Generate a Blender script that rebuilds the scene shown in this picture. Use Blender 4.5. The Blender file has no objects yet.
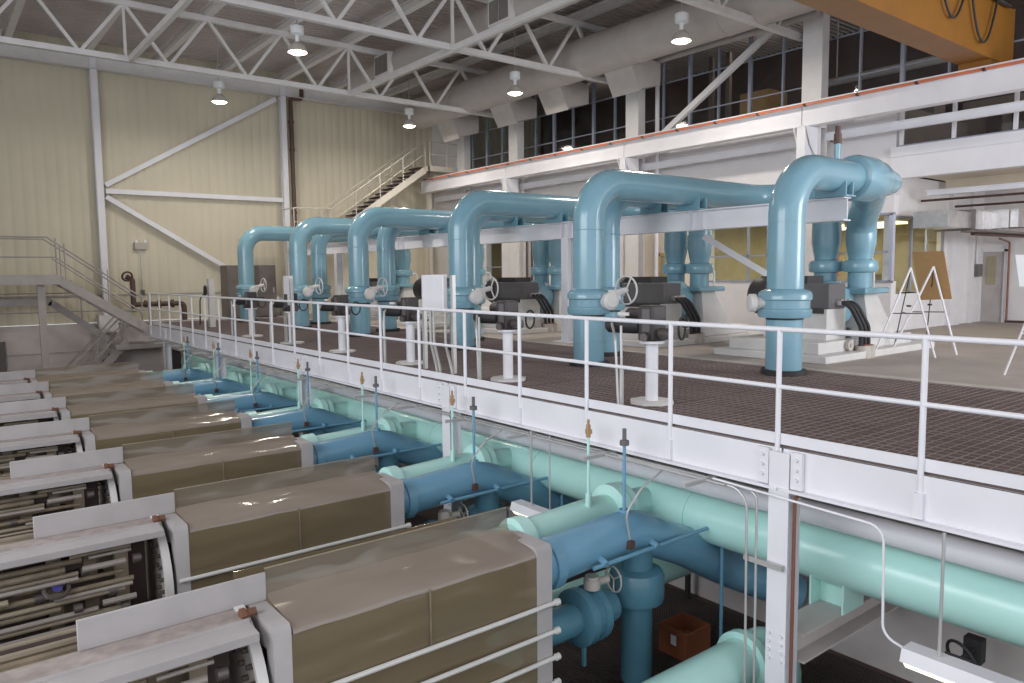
import bpy, math, random
from mathutils import Vector as V, Matrix

random.seed(7)
sc = bpy.context.scene
C = sc.collection
PI = math.pi

# ---------------------------------------------------------------- camera
cam_d = bpy.data.cameras.new('camera')
cam_d.sensor_width = 36.0
cam_d.lens = 36.0 * 748.0 / 1024.0
cam_d.clip_end = 200
cam = bpy.data.objects.new('camera', cam_d)
C.objects.link(cam)
YAW, PITCH, ROLL = math.radians(38.167), math.radians(-5.114), math.radians(-0.5745)
fw = V((math.sin(YAW) * math.cos(PITCH), math.cos(YAW) * math.cos(PITCH), math.sin(PITCH)))
rt = V((math.cos(YAW), -math.sin(YAW), 0))
up = rt.cross(fw)
rt2 = math.cos(ROLL) * rt + math.sin(ROLL) * up
up2 = -math.sin(ROLL) * rt + math.cos(ROLL) * up
M = Matrix((rt2, up2, -fw)).transposed().to_4x4()
M.translation = V((0, 0, 1.55))
cam.matrix_world = M
sc.camera = cam

# ---------------------------------------------------------------- world, lights, exposure
w = bpy.data.worlds.new('world')
sc.world = w
w.use_nodes = True
bg = w.node_tree.nodes['Background']
bg.inputs[0].default_value = (0.90, 0.94, 1.0, 1)
bg.inputs[1].default_value = 1.3
vs = sc.view_settings
vs.view_transform = 'Standard'
vs.look = 'None'
vs.gamma = 1.0
vs.use_curve_mapping = False
vs.exposure = 0.0


def area(name, loc, target, sx, sy, power, col):
    l = bpy.data.lights.new(name, 'AREA')
    l.shape = 'RECTANGLE'
    l.size, l.size_y = sx, sy
    l.energy = power
    l.color = col
    o = bpy.data.objects.new(name, l)
    C.objects.link(o)
    o.location = loc
    o.rotation_euler = (V(target) - V(loc)).to_track_quat('-Z', 'Y').to_euler()
    return o


# daylight from the tall windows of the hall's left side and from the open loading door at the right
area('daylight_left', (-7.6, 7, 5.2), (8, 11, 0.5), 14, 5, 980, (0.93, 0.96, 1.0))
area('daylight_door', (16, -4.5, 3.2), (16, 8, 1.0), 6, 4, 760, (0.95, 0.97, 1.0))

# ---------------------------------------------------------------- materials


def mat(name, col, rough=0.5, metal=0.0, var=0.10, scale=3.0, bump=0.0, bscale=60.0, spec=0.5, emit=None, coat=0.0):
    m = bpy.data.materials.new(name)
    m.use_nodes = True
    nt = m.node_tree
    b = nt.nodes['Principled BSDF']
    b.inputs['Roughness'].default_value = rough
    b.inputs['Metallic'].default_value = metal
    b.inputs['Specular IOR Level'].default_value = spec
    b.inputs['Coat Weight'].default_value = coat
    b.inputs['Coat Roughness'].default_value = 0.12
    tc = nt.nodes.new('ShaderNodeTexCoord')
    n = nt.nodes.new('ShaderNodeTexNoise')
    n.inputs['Scale'].default_value = scale
    n.inputs['Detail'].default_value = 5
    nt.links.new(tc.outputs['Object'], n.inputs['Vector'])
    r = nt.nodes.new('ShaderNodeValToRGB')
    r.color_ramp.elements[0].position = 0.3
    r.color_ramp.elements[1].position = 0.72
    r.color_ramp.elements[0].color = (*[c * (1 - var) for c in col], 1)
    r.color_ramp.elements[1].color = (*[min(1, c * (1 + var)) for c in col], 1)
    nt.links.new(n.outputs['Fac'], r.inputs['Fac'])
    nt.links.new(r.outputs['Color'], b.inputs['Base Color'])
    if bump:
        n2 = nt.nodes.new('ShaderNodeTexNoise')
        n2.inputs['Scale'].default_value = bscale
        nt.links.new(tc.outputs['Object'], n2.inputs['Vector'])
        bp = nt.nodes.new('ShaderNodeBump')
        bp.inputs['Strength'].default_value = bump
        bp.inputs['Distance'].default_value = 0.02
        nt.links.new(n2.outputs['Fac'], bp.inputs['Height'])
        nt.links.new(bp.outputs['Normal'], b.inputs['Normal'])
    if emit:
        b.inputs['Emission Color'].default_value = (*emit[:3], 1)
        b.inputs['Emission Strength'].default_value = emit[3]
    return m


WHITE = mat('white_steel_paint', (0.80, 0.79, 0.83), 0.45, var=0.05, scale=1.5)
WHITE2 = mat('white_rail_paint', (0.80, 0.79, 0.83), 0.38, var=0.03)
RACKW = mat('rack_shaded_white', (0.41, 0.385, 0.385), 0.5, var=0.07, scale=4)  # white paint, darkened to carry the shade the racks stand in
RACKS = mat('rack_soiled_ledge', (0.36, 0.31, 0.29), 0.6, var=0.22, scale=9)
ROOFW = mat('roof_steel_paint', (0.74, 0.715, 0.71), 0.5, var=0.05)
STAIRG = mat('stair_grey_paint', (0.40, 0.36, 0.34), 0.55, var=0.08)
UPST = mat('upper_stair_paint', (0.62, 0.57, 0.50), 0.5, var=0.06)
TREAD = mat('dark_stair_tread', (0.07, 0.045, 0.045), 0.7)
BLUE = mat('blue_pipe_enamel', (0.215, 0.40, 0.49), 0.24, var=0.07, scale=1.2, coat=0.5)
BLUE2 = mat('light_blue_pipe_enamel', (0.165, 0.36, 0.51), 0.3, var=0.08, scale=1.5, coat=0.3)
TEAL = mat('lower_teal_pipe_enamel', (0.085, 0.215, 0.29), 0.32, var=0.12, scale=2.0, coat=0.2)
MINT = mat('mint_pipe_enamel', (0.51, 0.83, 0.77), 0.30, var=0.06, scale=1.5, coat=0.3)
MINTL = mat('mint_flange_enamel', (0.55, 0.86, 0.80), 0.35, var=0.04)
BLACKR = mat('black_rubber', (0.025, 0.023, 0.025), 0.6)
GRATE = mat('dark_grating_steel', (0.125, 0.088, 0.080), 0.62, var=0.18, scale=2.0)
GRATL = mat('grating_cross_rod', (0.25, 0.19, 0.175), 0.5, var=0.2, scale=3.0)
LOWG = mat('lower_floor_grating', (0.075, 0.045, 0.038), 0.65, var=0.2)
CONC = mat('worn_concrete', (0.40, 0.345, 0.31), 0.65, var=0.12, scale=1.1, bump=0.15)
CONCL = mat('pale_concrete_kerb', (0.50, 0.455, 0.41), 0.7, var=0.10, bump=0.1)
TRENCH = mat('trench_wall_paint', (0.56, 0.51, 0.49), 0.7, var=0.06)
FARW = mat('beige_metal_siding', (0.64, 0.58, 0.45), 0.6, var=0.045, scale=0.6)
FARL = mat('lower_wall_paint', (0.56, 0.50, 0.475), 0.7, var=0.06)
SIDEW = mat('side_wall_paint', (0.80, 0.78, 0.80), 0.65, var=0.03)
CREAM = mat('cream_wall_paint', (0.78, 0.70, 0.59), 0.7, var=0.04)
BLOCK = mat('painted_block_wall', (0.82, 0.80, 0.81), 0.7, var=0.04)
YELW = mat('yellow_room_wall', (0.40, 0.36, 0.235), 0.7, var=0.08)
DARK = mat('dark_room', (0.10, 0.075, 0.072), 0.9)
TANROOM = mat('tan_room_wall', (0.24, 0.19, 0.165), 0.85, var=0.05)
DECKING = mat('roof_decking', (0.58, 0.515, 0.49), 0.7, var=0.08, scale=1.0)
DUCT = mat('duct_paint', (0.48, 0.44, 0.42), 0.6, var=0.05)
GRILL = mat('grille_grey', (0.20, 0.18, 0.17), 0.6)
ALU = mat('brushed_duct_metal', (0.72, 0.70, 0.70), 0.28, metal=0.85, var=0.12, scale=6)
GALV = mat('galvanised_conduit', (0.55, 0.54, 0.53), 0.4, metal=0.4, var=0.1)
ORANGE = mat('orange_bus_bar', (0.62, 0.17, 0.075), 0.5, var=0.1)
CRANE = mat('yellow_crane_paint', (0.25, 0.10, 0.007), 0.5, var=0.10, scale=2)
MULL = mat('blue_grey_mullion', (0.33, 0.35, 0.43), 0.5)
CORNR = mat('pale_corner_post', (0.50, 0.53, 0.66), 0.5)
MOTG = mat('motor_grey', (0.135, 0.128, 0.13), 0.5, var=0.08)
MOTD = mat('motor_dark', (0.05, 0.042, 0.042), 0.5, var=0.15)
CABG = mat('cabinet_brown_grey', (0.17, 0.145, 0.135), 0.5)
PEDW = mat('pump_base_white', (0.68, 0.66, 0.64), 0.55, var=0.06)
COPPER = mat('copper_pipe', (0.25, 0.105, 0.065), 0.5, metal=0.2)
BRASS = mat('brass_valve', (0.48, 0.30, 0.16), 0.4, metal=0.5)
BROWNP = mat('brown_pipe', (0.10, 0.055, 0.045), 0.5)
CARD = mat('cardboard', (0.27, 0.085, 0.035), 0.8, var=0.1)
CORK = mat('brown_board', (0.42, 0.245, 0.105), 0.8, var=0.05, scale=14)
EASEL = mat('easel_aluminium', (0.82, 0.80, 0.84), 0.3, var=0.02)
PAPER = mat('white_board', (0.85, 0.86, 0.88), 0.5, var=0.01)
STACK = mat('rack_stack_brown', (0.21, 0.165, 0.115), 0.7, var=0.3, scale=5)
STACKL = mat('rack_tube_beige', (0.29, 0.24, 0.175), 0.5, var=0.15, scale=4)
STACKG = mat('rack_tube_grey', (0.31, 0.275, 0.245), 0.5, var=0.12, scale=4)
STACKD = mat('rack_dark_brown', (0.05, 0.032, 0.028), 0.7, var=0.2)  # dark brown of the painted gap shade, also of one rear tube
RUST = mat('rust_stain', (0.17, 0.075, 0.045), 0.8, var=0.2)
HEADP = mat('head_plate_beige', (0.46, 0.41, 0.37), 0.55, var=0.08)
BOLTM = mat('dark_bolt', (0.13, 0.11, 0.105), 0.45, metal=0.4)
BLUEPL = mat('deep_blue_plastic', (0.03, 0.025, 0.22), 0.4)
RED = mat('red_frame', (0.55, 0.05, 0.05), 0.5)
LAMPE = mat('lamp_glow', (1, 1, 1), 0.5, emit=(1.0, 0.93, 0.80, 14.0))
TUBEE = mat('fluorescent_lens', (1, 1, 0.9), 0.5, emit=(1.0, 0.93, 0.68, 1.5))
YTUBE = mat('fluorescent_glow', (1, 1, 0.9), 0.5, emit=(1.0, 0.88, 0.50, 2.2))
DOORW = mat('door_grey_paint', (0.50, 0.46, 0.45), 0.5)
YDOOR = mat('yellow_door_frame', (0.62, 0.45, 0.20), 0.6)


def glass_mat(name, tint, fac, rough=0.05):
    m = bpy.data.materials.new(name)
    m.use_nodes = True
    nt = m.node_tree
    nt.nodes.clear()
    out = nt.nodes.new('ShaderNodeOutputMaterial')
    mx = nt.nodes.new('ShaderNodeMixShader')
    t = nt.nodes.new('ShaderNodeBsdfTransparent')
    t.inputs[0].default_value = (*tint, 1)
    g = nt.nodes.new('ShaderNodeBsdfGlossy')
    g.inputs['Roughness'].default_value = rough
    g.inputs['Color'].default_value = (0.9, 0.9, 0.9, 1)
    fr = nt.nodes.new('ShaderNodeFresnel')
    fr.inputs[0].default_value = 1.45
    mm = nt.nodes.new('ShaderNodeMath')
    mm.operation = 'MULTIPLY'
    mm.inputs[1].default_value = fac
    geo = nt.nodes.new('ShaderNodeNewGeometry')
    inv = nt.nodes.new('ShaderNodeMath')
    inv.operation = 'MULTIPLY_ADD'
    inv.inputs[1].default_value = -fac
    inv.inputs[2].default_value = fac
    nt.links.new(geo.outputs['Backfacing'], inv.inputs[0])
    nt.links.new(inv.outputs[0], mm.inputs[1])
    nt.links.new(fr.outputs[0], mm.inputs[0])
    nt.links.new(mm.outputs[0], mx.inputs[0])
    nt.links.new(t.outputs[0], mx.inputs[1])
    nt.links.new(g.outputs[0], mx.inputs[2])
    nt.links.new(mx.outputs[0], out.inputs[0])
    return m


GLASS = glass_mat('window_glass', (0.9, 0.92, 0.92), 1.0)


def sheet_mat(name, tint, col, opac):
    # clear smoky plastic wrap: part see-through, part hazy glossy film with soft waves
    m = bpy.data.materials.new(name)
    m.use_nodes = True
    nt = m.node_tree
    b = nt.nodes['Principled BSDF']
    out = nt.nodes['Material Output']
    b.inputs['Base Color'].default_value = (*col, 1)
    b.inputs['Roughness'].default_value = 0.11
    b.inputs['Specular IOR Level'].default_value = 0.9
    tc = nt.nodes.new('ShaderNodeTexCoord')
    mp = nt.nodes.new('ShaderNodeMapping')
    mp.inputs['Scale'].default_value = (0.9, 1.0, 3.2)
    n = nt.nodes.new('ShaderNodeTexNoise')
    n.inputs['Scale'].default_value = 1.3
    n.inputs['Detail'].default_value = 1.0
    bp = nt.nodes.new('ShaderNodeBump')
    bp.inputs['Strength'].default_value = 0.45
    bp.inputs['Distance'].default_value = 0.12
    nt.links.new(tc.outputs['Object'], mp.inputs['Vector'])
    nt.links.new(mp.outputs['Vector'], n.inputs['Vector'])
    nt.links.new(n.outputs['Fac'], bp.inputs['Height'])
    nt.links.new(bp.outputs['Normal'], b.inputs['Normal'])
    t = nt.nodes.new('ShaderNodeBsdfTransparent')
    t.inputs[0].default_value = (*tint, 1)
    mx = nt.nodes.new('ShaderNodeMixShader')
    mx.inputs[0].default_value = opac
    nt.links.new(t.outputs[0], mx.inputs[1])
    nt.links.new(b.outputs[0], mx.inputs[2])
    nt.links.new(mx.outputs[0], out.inputs[0])
    return m


SHEET = sheet_mat('smoky_plastic_sheet', (0.85, 0.78, 0.66), (0.25, 0.198, 0.125), 0.70)
SHEETT = sheet_mat('smoky_plastic_top', (0.85, 0.8, 0.74), (0.33, 0.275, 0.23), 0.75)
SHEETD = sheet_mat('smoky_plastic_fin', (0.80, 0.76, 0.68), (0.25, 0.215, 0.175), 0.6)

# ---------------------------------------------------------------- mesh builder


def basis(d):
    d = V(d).normalized()
    a = V((0, 0, 1)) if abs(d.z) < 0.95 else V((1, 0, 0))
    x = d.cross(a).normalized()
    y = x.cross(d).normalized()
    return x, y, d


class MB:
    def __init__(s):
        s.v, s.f = [], []

    def add(s, vs, fs):
        n = len(s.v)
        s.v += [tuple(p) for p in vs]
        s.f += [tuple(i + n for i in f) for f in fs]
        return s

    def box(s, x0, x1, y0, y1, z0, z1):
        return s.add([(x0, y0, z0), (x1, y0, z0), (x1, y1, z0), (x0, y1, z0), (x0, y0, z1), (x1, y0, z1), (x1, y1, z1), (x0, y1, z1)],
                     [(3, 2, 1, 0), (4, 5, 6, 7), (0, 1, 5, 4), (1, 2, 6, 5), (2, 3, 7, 6), (3, 0, 4, 7)])

    def bar(s, p0, p1, wd, ht, upv=(0, 0, 1)):
        p0, p1 = V(p0), V(p1)
        d = (p1 - p0).normalized()
        u = V(upv)
        if abs(d.dot(u)) > 0.98:
            u = V((0, 1, 0))
        x = d.cross(u).normalized() * wd / 2
        y = d.cross(x).normalized() * ht / 2
        vs = []
        for p in (p0, p1):
            vs += [p - x - y, p + x - y, p + x + y, p - x + y]
        return s.add(vs, [(3, 2, 1, 0), (4, 5, 6, 7), (0, 1, 5, 4), (1, 2, 6, 5), (2, 3, 7, 6), (3, 0, 4, 7)])

    def ibeam(s, p0, p1, h, wd, tf=0.025, tw=0.02, upv=(0, 0, 1)):
        p0, p1 = V(p0), V(p1)
        d = (p1 - p0).normalized()
        u = V(upv)
        if abs(d.dot(u)) > 0.98:
            u = V((0, 1, 0))
        x = d.cross(u).normalized()
        y = x.cross(d).normalized()
        o = y * (h / 2 - tf / 2)
        s.bar(p0 + o, p1 + o, wd, tf, y)
        s.bar(p0 - o, p1 - o, wd, tf, y)
        return s.bar(p0, p1, tw, h - 2 * tf, y)

    def ring(s, c, x, y, r, n):
        return [c + x * (r * math.cos(2 * PI * i / n)) + y * (r * math.sin(2 * PI * i / n)) for i in range(n)]

    def lathe(s, o, axis, prof, n=20, caps=True):
        x, y, d = basis(axis)
        o = V(o)
        vs = []
        for r, h in prof:
            vs += s.ring(o + d * h, x, y, max(r, 1e-4), n)
        fs = []
        for k in range(len(prof) - 1):
            for i in range(n):
                j = (i + 1) % n
                fs.append((k * n + i, k * n + j, (k + 1) * n + j, (k + 1) * n + i))
        if caps:
            fs.append(tuple(range(n))[::-1])
            fs.append(tuple((len(prof) - 1) * n + i for i in range(n)))
        return s.add(vs, fs)

    def cyl(s, p0, p1, r, n=14, r1=None):
        p0, p1 = V(p0), V(p1)
        return s.lathe(p0, p1 - p0, [(r, 0), (r if r1 is None else r1, (p1 - p0).length)], n)

    def tube(s, pts, r, n=12, bend=0.0, seg=8, rs=None):
        pts = [V(p) for p in pts]
        path = [pts[0]]
        for i in range(1, len(pts) - 1):
            p, a, b = pts[i], (pts[i - 1] - pts[i]), (pts[i + 1] - pts[i])
            if bend <= 0:
                path.append(p)
                continue
            ang = a.angle(b)
            t = min(bend / math.tan(ang / 2), a.length * 0.49 if i > 1 else a.length * .98, b.length * 0.49 if i < len(pts) - 2 else b.length * .98)
            A, B = p + a.normalized() * t, p + b.normalized() * t
            rr = t * math.tan(ang / 2)
            cdir = (a.normalized() + b.normalized()).normalized()
            cen = p + cdir * (rr / math.sin(ang / 2))
            va, vb = A - cen, B - cen
            tot = va.angle(vb)
            ax = va.cross(vb).normalized()
            for k in range(seg + 1):
                path.append(cen + Matrix.Rotation(tot * k / seg, 3, ax) @ va)
        path.append(pts[-1])
        # parallel transport
        x, y, d = basis(path[1] - path[0])
        vs = []
        for i, p in enumerate(path):
            if i == 0:
                t = path[1] - path[0]
            elif i == len(path) - 1:
                t = path[-1] - path[-2]
            else:
                t = (path[i + 1] - p).normalized() + (p - path[i - 1]).normalized()
            t.normalize()
            x = (x - t * x.dot(t)).normalized()
            y = t.cross(x)
            vs += s.ring(p, x, y, r, n)
        fs = []
        m = len(path)
        for k in range(m - 1):
            for i in range(n):
                j = (i + 1) % n
                fs.append((k * n + i, k * n + j, (k + 1) * n + j, (k + 1) * n + i))
        fs.append(tuple(range(n))[::-1])
        fs.append(tuple((m - 1) * n + i for i in range(n)))
        return s.add(vs, fs)

    def torus(s, c, nrm, R, r, n=28, m=8, a0=0.0, a1=2 * PI):
        x, y, d = basis(nrm)
        c = V(c)
        full = abs(a1 - a0 - 2 * PI) < 1e-3
        k = n if full else n + 1
        vs = []
        for i in range(k):
            a = a0 + (a1 - a0) * i / n
            e = x * math.cos(a) + y * math.sin(a)
            for j in range(m):
                b = 2 * PI * j / m
                vs.append(c + e * (R + r * math.cos(b)) + d * (r * math.sin(b)))
        fs = []
        for i in range(n):
            i2 = (i + 1) % k
            for j in range(m):
                j2 = (j + 1) % m
                fs.append((i * m + j, i2 * m + j, i2 * m + j2, i * m + j2))
        return s.add(vs, fs)

    def prism(s, poly, axis, a0, a1):
        # poly of 2-D points extruded along 'x' (y,z) / 'y' (x,z) / 'z' (x,y)
        n = len(poly)

        def P(p, a):
            return {'x': (a, p[0], p[1]), 'y': (p[0], a, p[1]), 'z': (p[0], p[1], a)}[axis]
        vs = [P(p, a0) for p in poly] + [P(p, a1) for p in poly]
        fs = [tuple(range(n))[::-1], tuple(range(n, 2 * n))]
        fs += [(i, (i + 1) % n, n + (i + 1) % n, n + i) for i in range(n)]
        return s.add(vs, fs)

    def frustum(s, c0, hx0, hy0, z0, c1, hx1, hy1, z1):
        vs = []
        for c, hx, hy, z in ((c0, hx0, hy0, z0), (c1, hx1, hy1, z1)):
            vs += [(c[0] - hx, c[1] - hy, z), (c[0] + hx, c[1] - hy, z), (c[0] + hx, c[1] + hy, z), (c[0] - hx, c[1] + hy, z)]
        return s.add(vs, [(3, 2, 1, 0), (4, 5, 6, 7), (0, 1, 5, 4), (1, 2, 6, 5), (2, 3, 7, 6), (3, 0, 4, 7)])

    def sheet(s, grid, th):
        # grid[i][j] of points, thickened by th downwards along the normal-ish z
        n, m = len(grid), len(grid[0])
        vs = [p for row in grid for p in row]
        fs = [(i * m + j, (i + 1) * m + j, (i + 1) * m + j + 1, i * m + j + 1) for i in range(n - 1) for j in range(m - 1)]
        return s.add(vs, fs)

    def mesh(s, name, off=(0, 0, 0)):
        me = bpy.data.meshes.new(name)
        o = V(off)
        me.from_pydata([tuple(V(p) - o) for p in s.v], [], s.f)
        me.update()
        import bmesh as _b
        bm = _b.new()
        bm.from_mesh(me)
        _b.ops.recalc_face_normals(bm, faces=bm.faces)
        bm.to_mesh(me)
        bm.free()
        me.shade_smooth()
        me.set_sharp_from_angle(angle=math.radians(38))
        return me


def root_of(o):
    l = V((0, 0, 0))
    while o:
        l = l + V(o.location)
        o = o.parent
    return l


def thing(name, label, cat, loc=(0, 0, 0), group=None):
    o = bpy.data.objects.new(name, None)
    o.empty_display_size = 0.2
    C.objects.link(o)
    o.location = loc
    o['label'] = label
    o['category'] = cat
    if group:
        o['group'] = group
    return o


def part(name, mb, m, parent, label=None, bevel=0, kind=None):
    off = root_of(parent) if parent else V((0, 0, 0))
    o = bpy.data.objects.new(name, mb.mesh(name, off))
    o.data.materials.append(m)
    C.objects.link(o)
    if parent:
        o.parent = parent
    if label:
        o['label'] = label
    if kind:
        o['kind'] = kind
    if bevel:
        b = o.modifiers.new('bevel', 'BEVEL')
        b.width = bevel
        b.segments = 2
        b.limit_method = 'ANGLE'
    return o


def solo(name, mb, m, label, cat, group=None, bevel=0, kind=None):
    xs = [p[0] for p in mb.v]
    ys = [p[1] for p in mb.v]
    zs = [p[2] for p in mb.v]
    off = V(((min(xs) + max(xs)) / 2, (min(ys) + max(ys)) / 2, min(zs)))
    o = bpy.data.objects.new(name, mb.mesh(name, off))
    o.data.materials.append(m)
    C.objects.link(o)
    o.location = off
    o['label'] = label
    o['category'] = cat
    if group:
        o['group'] = group
    if kind:
        o['kind'] = kind
    if bevel:
        b = o.modifiers.new('bevel', 'BEVEL')
        b.width = bevel
        b.segments = 2
        b.limit_method = 'ANGLE'
    return o


def struct(name, mb, m, parent=None):
    o = part(name, mb, m, parent)
    if not parent:
        o['kind'] = 'structure'
    return o


def dup(root, d, label=None):
    r = root.copy()
    C.objects.link(r)
    r.location = V(root.location) + V(d)
    if label:
        r['label'] = label
    for ch in list(root.children):
        c = ch.copy()
        C.objects.link(c)
        c.parent = r
        for g in list(ch.children):
            e = g.copy()
            C.objects.link(e)
            e.parent = c
    return r


def pieces(parent, name, mesh_src, offsets):
    # alike pieces sharing one mesh
    for i, d in enumerate(offsets):
        o = mesh_src if i == 0 else mesh_src.copy()
        if i:
            C.objects.link(o)
        o.location = V(d)


# ================================================================= SETTING
FY = 30.0      # far wall
DX = 5.99      # deck edge
GX = 11.1      # grating / concrete border
WX = 19.0      # side wall
LFX = 8.36     # trench wall under the deck
LZ = -3.0      # lower floor
CEIL = 9.75

# far wall: ribbed siding above, painted wall below
mb = MB()
x = -8.0
prof = []
while x < 26:
    prof += [(x, FY), (x + 0.26, FY), (x + 0.275, FY + 0.007), (x + 0.325, FY + 0.007)]
    x += 0.34
vs, fs = [], []
for (px, py) in prof:
    vs += [(px, py, 0.0), (px, py, CEIL + 0.2)]
for i in range(len(prof) - 1):
    fs.append((2 * i, 2 * i + 2, 2 * i + 3, 2 * i + 1))
mb.add(vs, fs)
mb.box(-8, 26, FY + 0.03, FY + 0.2, 0, CEIL + 0.2)
wall_far = struct('wall_far', mb, FARW)
struct('trim_1', MB().box(-8, 26, FY - 0.12, FY + 0.2, LZ, -0.02), FARL)
struct('trim_2', MB().box(-8, 10.8, FY - 0.03, FY + 0.02, 0.93, 0.99), STAIRG)
struct('trim_3', MB().ibeam((-8, FY - 0.25, 8.95), (18.6, FY - 0.25, 8.95), 0.42, 0.3), ROOFW)
struct('trim_4', MB().box(-8, 5.9, FY - 0.135, FY - 0.115, -1.02, -0.96), STAIRG)
# left wall (out of frame)
struct('wall_left', MB().box(-8.2, -8.0, 16, FY, LZ, CEIL), FARW)
# floors
struct('floor', MB().box(GX, 27, -6, FY, -0.3, 0), CONC)
struct('trim_5', MB().box(GX - 0.22, GX - 0.02, -2, 28.6, -0.2, 0.012), CONCL)
struct('floor', MB().box(-8, LFX + 0.2, -6, FY, LZ - 0.2, LZ), LOWG)
struct('wall_trench', MB().box(LFX, LFX + 0.12, -6, FY, LZ, -0.44), TRENCH)
# roof decking with ribs running along x
mb = MB()
vs, fs = [], []
y = -6.0
prof = []
while y < FY + 0.3:
    prof += [(y, CEIL), (y + 0.09, CEIL), (y + 0.115, CEIL - 0.075), (y + 0.185, CEIL - 0.075), (y + 0.21, CEIL)]
    y += 0.21
for (py, pz) in prof:
    vs += [(-8.2, py, pz), (26, py, pz)]
for i in range(len(prof) - 1):
    fs.append((2 * i, 2 * i + 1, 2 * i + 3, 2 * i + 2))
mb.add(vs, fs)
mb.box(-8.2, 26, -6, FY + 0.2, CEIL + 0.02, CEIL + 0.25)
struct('ceiling', mb, DECKING)

# ---- side wall (x = 19): lower storey, spandrel, clerestory, with openings
YC = 8.85      # corner where the wall turns away from the hall
mb = MB()
mb.box(WX, WX + 0.25, YC, 14.35, 0, 1.29)          # knee wall under the yellow room window
mb.box(WX, WX + 0.25, YC, 14.35, 2.95, 5.62)
mb.box(WX, WX + 0.25, 14.35, 24.7, 0, 5.62)
mb.box(WX, WX + 0.25, 24.7, 25.9, 0, 1.25)
mb.box(WX, WX + 0.25, 24.7, 25.9, 3.0, 5.62)
mb.box(WX, WX + 0.25, 25.9, FY, 0, 5.62)
mb.box(WX, WX + 0.25, -2, FY, 8.6, CEIL)
mb.box(WX, WX + 0.3, 27.4, FY, 5.62, 8.6)
wall_side = struct('wall_right', mb, SIDEW)
# mezzanine front at the right
struct('trim_6', MB().box(WX - 0.02, WX + 0.3, -2, YC + 0.1, 3.80, 4.33), WHITE)
struct('trim_7', MB().box(WX - 0.06, WX + 0.1, -2, YC + 0.1, 4.33, 4.56), WHITE)
struct('trim_8', MB().box(WX - 0.03, WX + 0.02, YC - 0.2, FY - 0.5, 3.42, 3.50), WHITE)
# slab of the mezzanine, and upper floor behind the clerestory
struct('trim_9', MB().box(WX + 0.3, 26, -2, YC, 3.95, 4.2), CREAM)
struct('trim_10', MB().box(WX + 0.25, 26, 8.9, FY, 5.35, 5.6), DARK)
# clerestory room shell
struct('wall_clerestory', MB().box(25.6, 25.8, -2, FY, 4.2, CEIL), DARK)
struct('wall_mezzanine', MB().box(23.2, 23.4, -2, 9.0, 4.2, 6.2).box(WX + .3, 23.4, 8.86, 8.98, 4.2, 5.62), TANROOM)
# recess walls
struct('wall_return', MB().box(WX + 0.25, 19.45, 9.0, 9.2, 0, 3.95).box(19.45, 22.35, 9.0, 9.2, 0, 1.0).box(19.45, 22.35, 9.0, 9.2, 2.93, 3.95)
       .box(22.35, 25.2, 9.0, 9.2, 0, 3.95), BLOCK)
struct('wall_recess', MB().box(25.0, 25.2, -2, 8.32, 0, 3.95).box(25.0, 25.2, 8.32, 9.2, 2.15, 3.95).box(25.0, 25.2, 9.02, 9.2, 0, 2.15), BLOCK)
struct('baseboard_recess', MB().box(24.96, 25.0, -2, 8.3, 0, 0.07), BROWNP)
d1 = struct('door_1', MB().box(25.03, 25.1, 8.4, 8.98, 0.01, 2.08), DOORW)
part('door_pane', MB().box(25.0, 25.03, 8.62, 8.86, 1.1, 1.95), YELW, d1, label='yellowish wired glass pane')
part('door_frame', MB().box(24.97, 25.08, 8.32, 8.40, 0, 2.15).box(24.97, 25.08, 8.98, 9.0, 0, 2.15).box(24.97, 25.08, 8.32, 9.0, 2.08, 2.15), BLOCK, d1)
part('door_handle', MB().box(24.96, 25.03, 8.45, 8.49, 1.0, 1.05), GALV, d1)
# white engaged columns of the recess corner
struct('trim_11', MB().box(22.55, 23.2, 8.86, 9.0, 0, 3.95), SIDEW)
struct('trim_12', MB().box(24.0, 24.2, 8.9, 9.0, 0, 3.95), SIDEW)
# yellow room shell behind lower windows
struct('wall_yellow_room', MB().box(23.6, 23.8, 9.2, 15, 0, 3.6).box(WX + .25, 23.8, 14.4, 14.6, 0, 3.6), YELW)
struct('trim_13', MB().box(WX + .25, 23.8, 9.2, 14.6, 3.15, 3.3), CREAM)
struct('trim_14', MB().box(WX + .25, 23.6, 24.4, 29.0, 3.2, 3.3).box(21.6, 21.8, 24.4, 29.0, 0, 3.3), YELW)
# pilasters and details on the lower side wall
struct('trim_15', MB().box(WX - 0.16, WX, 14.35, 14.62, 0, 3.42), SIDEW)
struct('trim_16', MB().box(WX - 0.1, WX, 16.95, 17.3, 0, 3.42), SIDEW)
struct('trim_17', MB().box(WX - 0.1, WX, 17.86, 18.24, 0, 3.42), SIDEW)
struct('trim_18', MB().box(WX - 0.012, WX, 14.7, 16.95, 0, 3.42).box(WX - 0.012, WX, 17.3, 17.86, 0, 3.42), CREAM)
struct('trim_19', MB().box(WX - 0.08, WX, 23.78, 24.7, 0, 3.42), SIDEW)
struct('trim_20', MB().box(WX - 0.03, WX, 28.05, 28.1, 0, 3.42), SIDEW)
d2 = struct('door_2', MB().box(WX - 0.04, WX, 15.42, 16.25, 0, 2.1), YELW)
part('door_frame', MB().box(WX - 0.07, WX, 15.34, 15.42, 0, 2.2).box(WX - 0.07, WX, 16.25, 16.35, 0, 2.2).box(WX - 0.07, WX, 15.34, 16.35, 2.1, 2.2), YDOOR, d2)

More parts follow.
